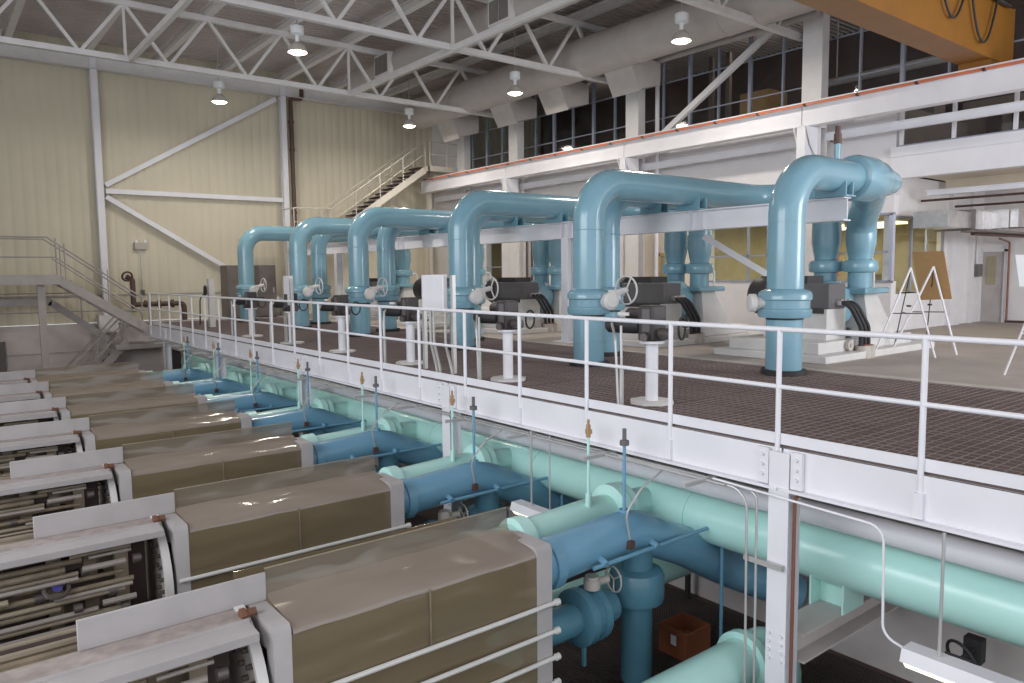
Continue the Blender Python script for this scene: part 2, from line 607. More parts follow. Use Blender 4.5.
# ---- windows
# window_1: the yellow room window
w1 = struct('window_1', MB().box(WX - 0.02, WX + 0.1, YC, 14.35, 1.25, 1.31).box(WX - 0.02, WX + 0.1, YC, 14.35, 2.93, 2.99), MULL)
w1y = [YC + 0.04, 10.6, 12.35, 13.0, 14.3]
part('mullion', MB().box(WX - 0.02, WX + 0.10, YC - 0.01, YC + 0.09, 1.29, 2.96), CORNR, w1, label='pale blue grey corner post')
for yy in w1y[1:-1]:
    part('mullion', MB().box(WX, WX + 0.06, yy - 0.035, yy + 0.035, 1.31, 2.93), MULL, w1)
part('transom', MB().box(WX, WX + 0.05, YC + 0.09, 14.3, 2.0, 2.05), MULL, w1)
ys_ = [YC + 0.09, 10.565, 12.315, 12.965, 14.35]
for i in range(4):
    for (za, zb) in ((1.31, 2.0), (2.05, 2.93)):
        part('pane', MB().box(WX + 0.02, WX + 0.03, ys_[i] + (0.07 if i else 0), ys_[i + 1], za, zb), GLASS, w1)
# window_2: return wall
w2 = struct('window_2', MB().box(19.45, 22.35, 9.0, 9.06, 0.96, 1.0).box(19.45, 22.35, 9.0, 9.06, 2.9, 2.94), MULL)
for xx in (20.4, 21.3, 22.3):
    part('mullion', MB().box(xx - 0.03, xx + 0.03, 9.0, 9.06, 1.0, 2.9), MULL, w2)
for xa, xb in ((19.45, 20.37), (20.43, 21.27), (21.33, 22.27)):
    part('pane', MB().box(xa, xb, 9.03, 9.04, 1.0, 2.9), GLASS, w2)
# window_3: dim window far down the side wall
w3 = struct('window_3', MB().box(WX - 0.02, WX + 0.08, 24.7, 25.9, 1.22, 1.27).box(WX - 0.02, WX + 0.08, 24.7, 25.9, 2.97, 3.01), MULL)
part('transom', MB().box(WX, WX + 0.05, 24.7, 25.9, 1.85, 1.89), MULL, w3)
part('pane', MB().box(WX + 0.02, WX + 0.03, 24.7, 25.9, 1.27, 1.85), GLASS, w3)
part('pane', MB().box(WX + 0.02, WX + 0.03, 24.7, 25.9, 1.89, 2.97), GLASS, w3)
# clerestory bays: window_4 ..
my = [27.4, 26.8, 25.75, 24.69, 23.6, 22.58, 21.5, 20.46, 19.40, 18.36, 17.3, 16.23, 15.17, 14.11, 13.03, 11.98, 10.9, 9.81, 8.76, 7.7, 6.65, 5.6, 4.5]
bays = [(27.4, 22.58), (22.58, 16.23), (16.23, 10.9), (10.9, 4.5)]
heavy = {25.75, 21.5, 19.40, 15.17, 13.03, 8.76, 6.65}
for k, (ya, yb) in enumerate(bays):
    wn = struct('window_%d' % (4 + k), MB().box(WX - 0.02, WX + 0.12, yb, ya, 5.62, 5.70).box(WX - 0.02, WX + 0.12, yb, ya, 8.5, 8.6), MULL)
    ms = [m_ for m_ in my if yb - 1e-3 <= m_ <= ya + 1e-3]
    for m_ in ms[:-1]:
        hw = 0.045 if m_ in heavy else 0.018
        part('mullion', MB().box(WX - 0.03, WX + 0.08, m_ - hw, m_ + hw, 5.7, 8.5), MULL, wn)
    for tz in (6.49, 7.56):
        part('transom', MB().box(WX - 0.01, WX + 0.05, yb, ya, tz - 0.015, tz + 0.015), MULL, wn)
    for i in range(len(ms) - 1):
        for za, zb in ((5.70, 6.47), (6.51, 7.54), (7.58, 8.5)):
            part('pane', MB().box(WX + 0.02, WX + 0.03, ms[i + 1] + 0.026, ms[i] - 0.026, za, zb), GLASS, wn)
# window_8: mezzanine room
w8 = struct('window_8', MB().box(WX, WX + 0.08, -2, YC - 0.1, 4.56, 4.60).box(WX, WX + .08, -2, YC - 0.1, 5.58, 5.62), MULL)
for yy in (YC - 0.12, 7.55, 6.3, 5.0):
    part('mullion', MB().box(WX, WX + 0.07, yy - 0.04, yy + 0.04, 4.6, 5.58), SIDEW, w8)
for ya, yb in ((8.69, 7.59), (7.51, 6.34), (6.26, 5.04)):
    part('pane', MB().box(WX + 0.03, WX + 0.04, yb, ya, 4.6, 5.58), GLASS, w8)
# mezzanine room contents: doors and dark openings
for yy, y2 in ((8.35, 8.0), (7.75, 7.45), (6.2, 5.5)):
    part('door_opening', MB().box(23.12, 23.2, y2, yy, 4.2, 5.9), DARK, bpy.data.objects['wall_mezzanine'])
part('door_frame', MB().box(23.08, 23.2, 6.9, 7.0, 4.2, 5.95).box(23.08, 23.2, 7.35, 7.42, 4.2, 5.95), BLOCK, bpy.data.objects['wall_mezzanine'])

# ================================================================= RUNWAY BEAM, COLUMNS, BRACES
RX = 17.8
rw = thing('crane_runway_beam', 'long white crane runway girder along the right wall below the upper windows', 'beam', (RX, 14, 5.2))
ends = [29.2, 23.0, 16.85, 10.7, 4.5, -2]
for i in range(5):
    part('girder', MB().ibeam((RX + 0.12, ends[i] - 0.012, 5.47), (RX + 0.12, ends[i + 1] + 0.012, 5.47), 0.52, 0.30, 0.03, 0.12), WHITE, rw)
part('crane_rail', MB().box(RX + 0.06, RX + 0.18, -2, 29.0, 5.73, 5.80), BROWNP, rw)
bus = solo('orange_conductor_bar', MB().box(RX - 0.10, RX - 0.04, 5.6, 28.4, 5.70, 5.755), ORANGE,
           'thin orange conductor bar running along the top of the white runway girder', 'bus bar')
part('cover_strip', MB().box(RX - 0.12, RX + 0.0, 5.6, 28.4, 5.757, 5.785), WHITE, bus, label='pale cover strip')
for yy in [6.5 + 1.35 * i for i in range(17)]:
    part('clip', MB().box(RX - 0.115, RX - 0.02, yy - 0.03, yy + 0.03, 5.69, 5.75), BLACKR, bus)
# secondary strips below
st = solo('lower_wall_girt', MB().ibeam((18.45, 16.75, 4.93), (18.45, 10.9, 4.93), 0.2, 0.14).ibeam((18.45, 29, 4.93), (18.45, 16.95, 4.93), 0.2, 0.14),
          WHITE, 'white horizontal girt on the right wall just below the runway girder', 'beam')
st2 = solo('mezzanine_rail_beam', MB().ibeam((18.45, 10.4, 4.98), (18.45, -2, 4.98), 0.2, 0.14), WHITE,
           'white beam crossing in front of the upper room at the right edge', 'beam')
cols = [(16.82, 'with a slim white drain pipe just right of it'), (10.65, 'standing above the blue pipe elbow nearest the camera'), (22.96, 'under the third hanging lamp from the left wall'),
        (27.1, 'farthest from the camera, beside the stair landing')]
for yy, lb in cols:
    cx = 18.35 if yy < 27 else 18.75
    c = thing('wall_column', 'white steel column on the right wall, ' + lb, 'column', (cx, yy, 0), 'columns along the right wall')
    hw = 0.27
    part('shaft', MB().box(cx - 0.16, cx - 0.13, yy - hw, yy + hw, 0, 9.2).box(cx + 0.13, cx + 0.16, yy - hw, yy + hw, 0, 9.2)
         .box(cx - 0.13, cx + 0.13, yy - hw, yy - hw + 0.03, 5.2, 9.2).box(cx - 0.13, cx + 0.13, yy - 0.02, yy + 0.02, 0, 9.2), ROOFW, c)
    if yy < 27:
        part('bracket', MB().prism([(RX - 0.1, 5.2), (cx - 0.16, 5.2), (cx - 0.16, 4.45), (RX + 0.1, 4.75)], 'y', yy - 0.2, yy - 0.16)
             .prism([(RX - 0.1, 5.2), (cx - 0.16, 5.2), (cx - 0.16, 4.45), (RX + 0.1, 4.75)], 'y', yy + 0.16, yy + 0.2)
             .box(RX - 0.05, cx - .14, yy - 0.12, yy + 0.12, 4.3, 5.2), WHITE, c)
solo('diagonal_brace', MB().bar((18.05, 15.5, 5.72), (18.3, 10.93, 8.55), 0.14, 0.16), ROOFW,
     'pale diagonal brace rising across the upper windows towards the crane', 'brace')
solo('drain_pipe', MB().cyl((18.75, 16.25, 0), (18.75, 16.25, CEIL - 0.05), 0.07), WHITE, 'slim white drain pipe in front of upper windows', 'pipe')
gp = MB().tube([(18.0, 20.3, 7.98), (18.0, 10.4, 7.98)], 0.10, 12)
solo('grey_overhead_pipe', gp, DUCT, 'thin grey pipe running along the top of the upper windows', 'pipe')

# dim shapes behind the clerestory glass
solo('brown_carton', MB().box(20.2, 21.2, 13.2, 14.2, 5.6, 7.0), CORK, 'tan carton standing behind the upper windows', 'box')
solo('pale_duct_run', MB().tube([(21.5, 12.2, 7.1), (21.5, 8.0, 7.1)], 0.12, 10).cyl((21.5, 11.8, 7.1), (21.5, 11.8, CEIL), 0.02, 6).cyl((21.5, 8.4, 7.1), (21.5, 8.4, CEIL), 0.02, 6), DUCT, 'pale pipe behind upper windows near the crane', 'pipe')
solo('pale_low_counter', MB().box(21.5, 22.2, 9.05, 13.0, 5.6, 6.25), TANROOM, 'pale low counter behind the upper windows', 'counter')
for yy, lb in ((15.9, 'left'), (16.6, 'right')):
    solo('dim_steel_post', MB().box(22.0, 22.15, yy, yy + 0.15, 5.6, 9), TANROOM, 'dim grey post in the dark upper room, %s one of two near the diagonal brace' % lb, 'post', 'dim posts in the upper room')

# far wall frame
for xx, lb in ((5.12, 'left'), (11.82, 'middle, beside a dark downpipe')):
    c = thing('far_wall_column', 'white column on the beige far wall, ' + lb, 'column', (xx, FY - 0.2, 0), 'columns on the far wall')
    part('shaft', MB().ibeam((xx, FY - 0.2, 0.0), (xx, FY - 0.2, 9.2), 0.24, 0.22, upv=(0, 1, 0)), WHITE, c)
    part('base_plinth', MB().box(xx - 0.3, xx + 0.3, FY - 0.45, FY, -0.35, 0.28), PEDW, c)
solo('far_wall_strut', MB().bar((5.3, FY - 0.2, 4.62), (11.7, FY - 0.2, 4.64), 0.14, 0.17), WHITE, 'white horizontal strut on the beige far wall', 'brace')
solo('rising_wall_brace', MB().bar((5.3, FY - 0.2, 4.82), (11.55, FY - 0.2, 8.6), 0.14, 0.17), WHITE, 'white diagonal brace rising to the right on the far wall', 'brace')
solo('falling_wall_brace', MB().bar((5.3, FY - 0.2, 4.42), (11.6, FY - 0.2, 0.55), 0.14, 0.17), WHITE, 'white diagonal brace falling to the right on the far wall', 'brace')
dp = thing('dark_downpipe', 'dark brown downpipe beside the middle column of the far wall', 'pipe', (12.1, FY - 0.22, 0))
part('pipe', MB().tube([(12.6, FY - 0.3, 9.1), (12.6, FY - 0.3, 8.72), (12.13, FY - 0.3, 8.7), (12.13, FY - 0.3, 0.0)], 0.085, 12, bend=0.12), BROWNP, dp)
for z in (7.7, 6.6, 4.1, 2.5):
    part('coupling', MB().cyl((12.13, FY - 0.3, z), (12.13, FY - 0.3, z + 0.12), 0.11), BROWNP, dp)
el = thing('emergency_light', 'small cream emergency light box with two lamp heads on the far wall', 'light', (6.36, FY - 0.1, 2.6))
part('body', MB().box(6.15, 6.58, FY - 0.14, FY - 0.0, 2.6, 2.84), CONCL, el)
for xx in (6.22, 6.5):
    part('lamp_head', MB().cyl((xx, FY - 0.1, 2.84), (xx, FY - 0.1, 2.94), 0.05), PAPER, el)
part('conduit', MB().cyl((6.36, FY - 0.03, 1.0), (6.36, FY - 0.03, 2.6), 0.02, 8), GALV, el)
part('switch_box', MB().box(6.3, 6.42, FY - 0.08, FY, 0.95, 1.12), MOTG, el)

# dark fire valve piping beside the deck entrance
fv = thing('brown_valve_piping', 'dark brown valve piping at the far wall beside the stair head', 'pipe', (6.5, 29.2, 0))
part('pipe', MB().tube([(5.9, 29.3, 0.35), (5.9, 29.3, 1.5), (5.7, 29.3, 1.62)], 0.09, 10, bend=0.1).tube([(5.9, 29.3, 0.62), (7.6, 29.3, 0.62), (7.6, 29.3, 0.0)], 0.09, 10, bend=0.15), BROWNP, fv)
for xx in (6.3, 6.75, 7.2):
    part('flange', MB().cyl((xx - 0.04, 29.3, 0.62), (xx + 0.04, 29.3, 0.62), 0.15), BROWNP, fv)
part('handwheel', MB().torus((5.72, 29.2, 1.62), (0, 1, 0.3), 0.16, 0.035, 18, 6), BROWNP, fv)

# ================================================================= ROOF TRUSSES, JOISTS, TIES
ZB, ZT = 7.62, 9.12


def truss(y, x0, x1, label):
    t = thing('roof_truss', label, 'truss', ((x0 + x1) / 2, y, ZB), 'roof trusses')
    part('bottom_chord', MB().bar((x0, y, ZB), (x1, y, ZB), 0.16, 0.15), ROOFW, t)
    part('top_chord', MB().bar((x0, y, ZT), (x1, y, ZT), 0.16, 0.16), ROOFW, t)
    xs = []
    xx = 18.35
    while xx > x0:
        xs.append(xx)
        xx -= 1.125
    for i in range(len(xs) - 1):
        za, zb = (ZT, ZB) if i % 2 == 0 else (ZB, ZT)
        part('web_diagonal', MB().bar((xs[i], y, za), (xs[i + 1], y, zb), 0.085, 0.085), ROOFW, t)
    for xx in (11.6, 4.85, -1.9):
        if xx > x0:
            part('web_post', MB().bar((xx, y, ZB), (xx, y, ZT), 0.07, 0.07), ROOFW, t)
    return t


truss(23.4, -7.9, 18.5, 'farthest white roof truss, above the beige far wall')
truss(17.2, -7.9, 18.5, 'middle white roof truss, crossing behind the first hanging lamp')
truss(11.1, -7.9, 18.5, 'nearest white roof truss, cut by the top edge near the crane')
for xx, lb in ((11.6, 'right one, above the blue pipes'), (4.95, 'left one, near the upper left corner')):
    solo('truss_tie', MB().bar((xx, 6, ZB - 0.02), (xx, 23.4, ZB - 0.02), 0.12, 0.15), ROOFW,
         'white tie bar joining the truss bottom chords, ' + lb, 'beam', 'truss tie bars')
for i, xx in enumerate((2.65, 4.93, 7.13, 9.4, 11.65, 13.9, 16.2, 18.1, 0.4)):
    j = MB().ibeam((xx, 4, 9.33), (xx, FY, 9.33), 0.26, 0.20)
    names = ['second from the left edge', 'third from the left edge', 'fourth from the left edge', 'over the left row of lamps', 'over the right tie bar', 'left of the round duct with grilles',
             'above the large round duct', 'closest to the right wall', 'leftmost, in the corner of the view']
    solo('roof_joist', j, ROOFW, 'pale steel roof joist under the ribbed decking, ' + names[i], 'beam', 'roof joists')

# ducts
dk = thing('large_round_duct', 'large round grey air duct running above the upper windows', 'duct', (16.5, 15, 7.6))
part('duct_tube', MB().cyl((16.5, -2, 8.15), (16.5, 27, 8.15), 0.6, 28), DUCT, dk)
for yy in (3, 6, 9, 12, 15, 18, 21, 24):
    part('seam_band', MB().cyl((16.5, yy - 0.04, 8.15), (16.5, yy + 0.04, 8.15), 0.615, 28), DUCT, dk)
for i, (yy, hx) in enumerate(((15.9, 0), (19.0, 0), (21.7, 0), (25.3, 0))):
    q = thing('duct_diffuser_box', 'grey angled outlet box under the large round duct, %s' % ['nearest the camera', 'second nearest', 'third nearest', 'farthest, beside the stair landing'][i],
              'vent', (17.0, yy, 7.0), 'outlet boxes of the large round duct')
    part('plenum', MB().prism([(16.60, 7.60), (17.0, 6.98), (17.95, 7.22), (17.95, 7.85), (16.9, 7.98)], 'y', yy - 0.45, yy + 0.5), DUCT, q)
    part('outlet_face', MB().prism([(16.53, 7.66), (16.60, 7.70), (17.03, 6.96), (16.96, 6.90)], 'y', yy - 0.52, yy + 0.57), DUCT, q)
d2k = thing('smaller_round_duct', 'smaller round grey duct with square grilles under the roof', 'duct', (13.2, 15, 8.3))
part('duct_tube', MB().cyl((13.2, 6, 8.72), (13.2, 26, 8.72), 0.42, 24), DUCT, d2k)
for yy in (16.55, 23.1):
    g = part('grille', MB().box(12.66, 12.85, yy - 0.48, yy + 0.48, 8.3, 9.0), ROOFW, d2k)
    part('grille_louvre', MB().box(12.64, 12.67, yy - 0.41, yy - 0.02, 8.36, 8.94), GRILL, g)
    part('grille_louvre', MB().box(12.64, 12.67, yy + 0.02, yy + 0.41, 8.36, 8.94), GRILL, g)

# pendant lamps
lampn = 0


def lamp(x, y, z, label, seen=True):
    global lampn
    lampn += 1
    t = thing('pendant_lamp', label, 'lamp', (x, y, z), 'hanging hall lamps')
    part('ballast_box', MB().lathe((x, y, z + 0.42), (0, 0, 1), [(0.10, 0), (0.17, 0.03), (0.17, 0.22), (0.1, 0.26)], 10), PAPER, t)
    part('stem', MB().cyl((x, y, z + 0.22), (x, y, z + 0.45), 0.05, 10), PAPER, t)
    part('hanger', MB().cyl((x, y, z + 0.66), (x, y, CEIL - 0.03), 0.012, 6), GALV, t)
    part('reflector', MB().lathe((x, y, z), (0, 0, 1), [(0.25, 0), (0.24, 0.07), (0.18, 0.17), (0.09, 0.25), (0.05, 0.26), (0.03, 0.24), (0.16, 0.15), (0.22, 0.06), (0.24, 0.0)], 20, caps=False), CONCL, t)
    part('bulb', MB().lathe((x, y, z - 0.05), (0, 0, 1), [(0.02, 0.0), (0.15, 0.015), (0.215, 0.055), (0.21, 0.075)], 18), LAMPE, t, label='glowing lens')
    l = bpy.data.lights.new('lamp_light', 'AREA')
    l.shape = 'DISK'
    l.size = 0.5
    l.energy = 165
    l.color = (1.0, 0.93, 0.83)
    o = bpy.data.objects.new('lamp_light', l)
    C.objects.link(o)
    o.location = (0, 0, -0.08)
    o.parent = t


lamp(7.85, 18.65, 7.2, 'hanging lamp with white ballast, in front of the middle roof truss')
lamp(7.95, 25.3, 7.2, 'hanging lamp against the beige far wall, the leftmost low one')
lamp(14.95, 25.2, 7.2, 'hanging lamp near the upper stair landing')
lamp(15.0, 18.8, 7.2, 'hanging lamp beside the outlet boxes of the round duct')
lamp(15.0, 12.25, 7.2, 'hanging lamp nearest the crane, in front of the round duct')

# ================================================================= CRANE
cr = thing('bridge_crane_girder', 'yellow overhead crane girder in the upper right corner', 'crane', (14, 6.7, 5.9))
part('box_girder', MB().prism([(-6, 5.92), (18.62, 5.92), (18.94, 6.06), (18.94, 7.2), (-6, 7.2)], 'y', 6.38, 7.02), CRANE, cr, bevel=0.01)
part('walkway_edge', MB().box(-6, 18.8, 6.05, 6.38, 7.12, 7.2), MOTD, cr)
part('end_carriage', MB().box(17.72, 18.12, 6.40, 7.0, 5.80, 5.935), CRANE, cr)
def loop(y, x0, x1, dz, m):
    pts = []
    for i in range(13):
        t = i / 12
        pts.append((x0 + (x1 - x0) * t, y, 7.05 - dz * (1 - (2 * t - 1) ** 2)))
    return MB().tube(pts, 0.022, 8)
part('festoon_cable', loop(6.30, 13.7, 14.8, 0.42, None), BLACKR, cr)
part('festoon_cable', loop(6.30, 15.0, 16.2, 0.75, None), BLACKR, cr)
part('festoon_cable', loop(6.30, 16.4, 17.7, 0.95, None), BLACKR, cr)
part('festoon_track', MB().box(-6, 18.4, 6.27, 6.33, 7.04, 7.10), MOTD, cr)

# ================================================================= DECK
deck = thing('raised_deck', 'raised deck with white edge girder and dark steel grating', 'deck', (8.5, 15, 0))
CY = [3.70 + 5.45 * k for k in range(-1, 5)]
e = [-2] + CY[1:] + [28.4]
for i in range(len(e) - 1):
    part('edge_girder', MB().box(DX, DX + 0.03, e[i] + 0.01, e[i + 1] - 0.01, -0.39, -0.03).box(DX - 0.07, DX + 0.09, e[i] + 0.01, e[i + 1] - 0.01, -0.405, -0.38)
         .box(DX + 0.01, DX + 0.09, e[i] + 0.01, e[i + 1] - 0.01, -0.05, -0.03), WHITE, deck)
part('bearer', MB().box(GX - 0.3, GX - 0.2, -2, 28.4, -0.35, -0.04).box(8.5, 8.6, -2, 28.4, -0.3, -0.04).box(DX + 0.05, DX + 0.07, -2, 28.4, -0.1, 0.0), GRATE, deck)
for yy in [1.0 + 2.725 * k for k in range(11)]:
    part('cross_bearer', MB().ibeam((DX + 0.05, yy, -0.2), (GX - 0.2, yy, -0.2), 0.26, 0.12), WHITE, deck)
# grating panels
PWX, PLY = (GX - 0.23 - DX - 0.04) / 4, 2.25
def grating(x0, y0):
    b = MB()
    n = 33
    for i in range(n):
        xx = x0 + 0.01 + (PWX - 0.02) * i / (n - 1)
        b.box(xx - 0.0035, xx + 0.0035, y0, y0 + PLY - 0.015, -0.032, 0)
    b.box(x0, x0 + PWX - 0.012, y0, y0 + 0.008, -0.032, 0).box(x0, x0 + PWX - 0.012, y0 + PLY - 0.023, y0 + PLY - 0.015, -0.032, 0)
    return b
def grods(x0, y0):
    b = MB()
    k = 0
    yy = y0 + 0.05
    while yy < y0 + PLY - 0.03:
        b.box(x0, x0 + PWX - 0.012, yy - 0.003, yy + 0.003, -0.012, 0.003)
        yy += 0.1
    for k in range(1, 10):
        xx = x0 + 0.127 * k
        b.box(xx - 0.003, xx + 0.003, y0, y0 + PLY - 0.015, -0.01, 0.002)
    return b
gp0 = part('grating_panel', grating(DX + 0.04, -1.0), GRATE, deck)
gr0 = part('grating_rods', grods(DX + 0.04, -1.0), GRATL, gp0)
gr0.location = (0, 0, 0)
for i in range(4):
    for k in range(13):
        if i == 0 and k == 0:
            continue
        o = gp0.copy()
        C.objects.link(o)
        o.location = (PWX * i, PLY * k, 0)
        r = gr0.copy()
        C.objects.link(r)
        r.parent = o

# railing
rl = thing('deck_railing', 'long white pipe railing along the deck edge', 'railing', (DX, 14, 0))
part('top_rail', MB().cyl((DX, -1.5, 1.04), (DX, 27.1, 1.04), 0.024, 12), WHITE2, rl)
part('mid_rail', MB().cyl((DX, -1.5, 0.525), (DX, 27.1, 0.525), 0.021, 12), WHITE2, rl)
part('toe_plate', MB().box(DX + 0.015, DX + 0.03, -1.5, 27.1, 0.0, 0.1), WHITE2, rl)
py0 = MB().cyl((DX, 2.514, -0.2), (DX, 2.514, 1.04), 0.024, 12)
p0 = part('post', py0, WHITE2, rl)
for k in range(-3, 21):
    if k == 0:
        continue
    o = p0.copy()
    C.objects.link(o)
    o.location = (0, 1.238 * k, 0)
k0 = part('post_socket', MB().box(DX - 0.035, DX, 2.514 - 0.035, 2.514 + 0.035, -0.37, -0.17), WHITE, rl)
for k in range(-3, 21):
    if k:
        o = k0.copy()
        C.objects.link(o)
        o.location = (0, 1.238 * k, 0)

# deck columns
ORD = ['nearest the camera', 'second', 'third', 'fourth', 'farthest']
cl = None
clab = ['nearest white steel column under the deck edge, with conduits strapped to it', 'second white steel column under the deck edge, counted from the camera',
        'third steel column under the deck edge, counted from the camera', 'fourth steel column under the deck edge, counted from the camera', 'farthest steel column under the deck edge, by the stair']
for i, yy in enumerate(CY[1:]):
    if i == 0:
        cl = thing('deck_column', clab[0], 'column', (DX + 0.12, yy, LZ), 'columns under the deck edge')
        part('shaft', MB().ibeam((DX + 0.05, yy, LZ), (DX + 0.05, yy, -0.06), 0.2, 0.2, 0.014, 0.012, upv=(1, 0, 0)), WHITE, cl)
        part('base_plate', MB().box(DX - 0.12, DX + 0.22, yy - 0.18, yy + 0.18, LZ, LZ + 0.03), WHITE, cl)
        bo = MB()
        for s in (-1, 1):
            for k in range(3):
                bo.cyl((DX - 0.07, yy + 0.2 * s * .85, -0.1 - 0.09 * k), (DX - 0.02, yy + 0.2 * s * .85, -0.1 - 0.09 * k), 0.017, 6)
            for k in range(4):
                bo.cyl((DX - 0.075, yy + 0.06 * s, -1.75 - 0.08 * k), (DX - 0.05, yy + 0.06 * s, -1.75 - 0.08 * k), 0.014, 6)
        part('bolts', bo, WHITE, cl)
        part('clip_angle', MB().box(DX - 0.045, DX - 0.005, yy + 0.11, yy + 0.22, -0.37, -0.04).box(DX - 0.045, DX - 0.005, yy - 0.22, yy - 0.11, -0.37, -0.04), WHITE, cl)
    else:
        dup(cl, (0, 5.45 * i, 0), clab[i])

# conduits on the nearest column
cd = thing('column_conduits', 'grey conduits bending down the nearest deck column', 'conduit', (DX - 0.08, 3.95, LZ))
part('conduit', MB().tube([(DX - 0.12, 5.6, -0.44), (DX - 0.12, 3.98, -0.46), (DX - 0.12, 3.96, LZ)], 0.012, 8, bend=0.18), GALV, cd)
part('conduit', MB().tube([(DX - 0.02, 4.4, -0.47), (DX - 0.08, 3.90, -0.47), (DX - 0.08, 3.89, LZ)], 0.012, 8, bend=0.08), GALV, cd)
part('strut_clamp', MB().box(DX - 0.10, DX - 0.06, 3.62, 4.02, -1.13, -1.08), GALV, cd)
cd2 = solo('copper_riser', MB().tube([(DX + 0.3, 3.5, -0.45), (DX + 0.02, 3.58, -0.45), (DX + 0.02, 3.58, LZ)], 0.016, 8, bend=0.05), COPPER, 'thin copper pipe down the right side of the nearest deck column', 'pipe')
cd3 = thing('lamp_feed_conduit', 'thin white conduit crossing the column and looping down to the lower lamp', 'conduit', (DX - 0.1, 3, -1.4))
part('conduit', MB().tube([(DX - 0.13, 4.35, -0.42), (DX - 0.13, 2.72, -0.47), (DX - 0.13, 2.70, -1.35), (DX - 0.11, 2.47, -1.42)], 0.011, 8, bend=0.13), WHITE2, cd3)

# cable tray and unistrut arms along the fascia
ct = thing('cable_tray', 'narrow grey cable tray hung below the deck edge girder', 'cable tray', (DX - 0.2, 14, -0.46))
for xx in (DX - 0.06, DX - 0.15):
    part('tray_rail', MB().cyl((xx, 4.2, -0.45), (xx, 27, -0.45), 0.013, 6), GALV, ct)
a0 = part('tray_arm', MB().box(DX - 0.46, DX + 0.02, 4.42, 4.46, -0.47, -0.43), GALV, ct)
for k in range(1, 17):
    o = a0.copy()
    C.objects.link(o)
    o.location = (0, 1.3625 * k, 0)
# white horizontal pipe and mint header under the deck
wp = solo('white_header_pipe', MB().cyl((6.75, -1.5, -0.815), (6.75, 27.5, -0.815), 0.112, 16), WHITE, 'long pale grey pipe just under the deck edge above the mint header', 'pipe')
mh = thing('mint_header_pipe', 'large mint green header pipe running under the deck edge', 'pipe', (7.0, 13, -1.57))
part('pipe', MB().cyl((7.0, -1.5, -1.27), (7.0, 26.6, -1.27), 0.287, 28), MINT, mh)
for yy in [5.9 + 2.725 * k for k in range(7)]:
    part('coupling', MB().cyl((7.0, yy - 0.5, -1.27), (7.0, yy + 0.5, -1.27), 0.298, 28), MINT, mh)
part('saddle', MB().box(6.98, 7.02, 3.535, 3.85, -1.77, -1.5).box(6.8, 7.2, 3.515, 3.535, -1.77, -1.38).box(6.8, 7.2, 3.85, 3.87, -1.77, -1.38), MINTL, mh)
bb = solo('cross_support_beam', MB().ibeam((6.16, 3.70, -1.91), (LFX, 3.70, -1.91), 0.28, 0.32, 0.02), TRENCH, 'beige steel beam carrying the mint header behind the nearest column', 'beam')
for k in range(1, 5):
    solo('cross_support_beam', MB().ibeam((6.16, 3.70 + 5.45 * k, -1.91), (LFX, 3.70 + 5.45 * k, -1.91), 0.28, 0.32, 0.02), TRENCH,
         'beige steel beam under the mint header by the %s deck column' % ['second', 'third', 'fourth', 'farthest'][k - 1], 'beam')

# ================================================================= RACK BRANCH PIPES (7 sets)
PT = 2.725
RLAB = ['nearest', 'second nearest', 'third nearest', 'fourth nearest', 'fifth nearest', 'second farthest', 'farthest']
mbp = thing('mint_branch_pipe', 'mint green branch pipe from the nearest process rack to the mint header', 'pipe', (5.5, 6.0, -1.2), 'mint branch pipes')
my0 = 6.02
part('pipe', MB().tube([(4.40, my0, -1.27), (5.9, my0, -1.20), (7.0, my0 + 0.03, -1.26)], 0.20, 20), MINT, mbp)
part('flange', MB().lathe((4.70, my0, -1.265), (1, 0, 0), [(0.22, 0), (0.265, 0.015), (0.265, 0.17), (0.22, 0.19)], 24), MINTL, mbp)
part('flange', MB().lathe((6.12, my0, -1.20), (1, 0, 0), [(0.24, 0), (0.30, 0.02), (0.30, 0.13), (0.24, 0.15)], 24), MINTL, mbp)
part('flange', MB().lathe((6.27, my0 + 0.01, -1.2), (1, 0, 0), [(0.24, 0), (0.29, 0.02), (0.29, 0.1)], 24), MINT, mbp)
sp = part('sample_riser', MB().cyl((5.72, my0 - 0.1, -1.1), (5.72, my0 - 0.1, -0.24), 0.017, 8).cyl((5.72, my0 - 0.1, -1.08), (5.72, my0 - 0.1, -0.90), 0.035, 10), MINTL, mbp)
part('valve', MB().cyl((5.72, my0 - .1, -0.26), (5.72, my0 - .1, -0.12), 0.026, 8).cyl((5.72, my0 - .1, -0.12), (5.72, my0 - .1, -0.06), 0.016, 8).box(5.70, 5.75, my0 - 0.13, my0 - 0.07, -0.22, -0.17), BRASS, sp, label='brass valve')
bbp = thing('blue_branch_pipe', 'blue humped branch pipe leaving the nearest process rack', 'pipe', (5.5, 5.3, -1.2), 'blue branch pipes')
by = 5.32
part('pipe', MB().tube([(4.38, by, -1.235), (5.74, by, -1.15), (6.6, by, -1.53), (7.4, by, -1.99), (8.16, by - 0.5, -2.36)], 0.222, 22, bend=0.9, seg=10), BLUE2, bbp)
part('flange', MB().lathe((4.52, by, -1.235), (1, 0, 0), [(0.2, 0), (0.25, 0.01), (0.25, 0.12), (0.2, 0.14)], 24), BLUE2, bbp)
part('elbow_boss', MB().cyl((5.66, by, -1.05), (5.66, by, -0.92), 0.055, 12), BLUE2, bbp)
sr = part('sample_riser', MB().cyl((5.66, by, -1.0), (5.66, by, -0.2), 0.018, 8), BLUE2, bbp)
part('valve', MB().cyl((5.66, by, -0.2), (5.66, by, -0.06), 0.022, 8).cyl((5.66, by, -0.235), (5.66, by, -0.185), 0.05, 8), MOTG, sr, label='grey valve with brown collar')
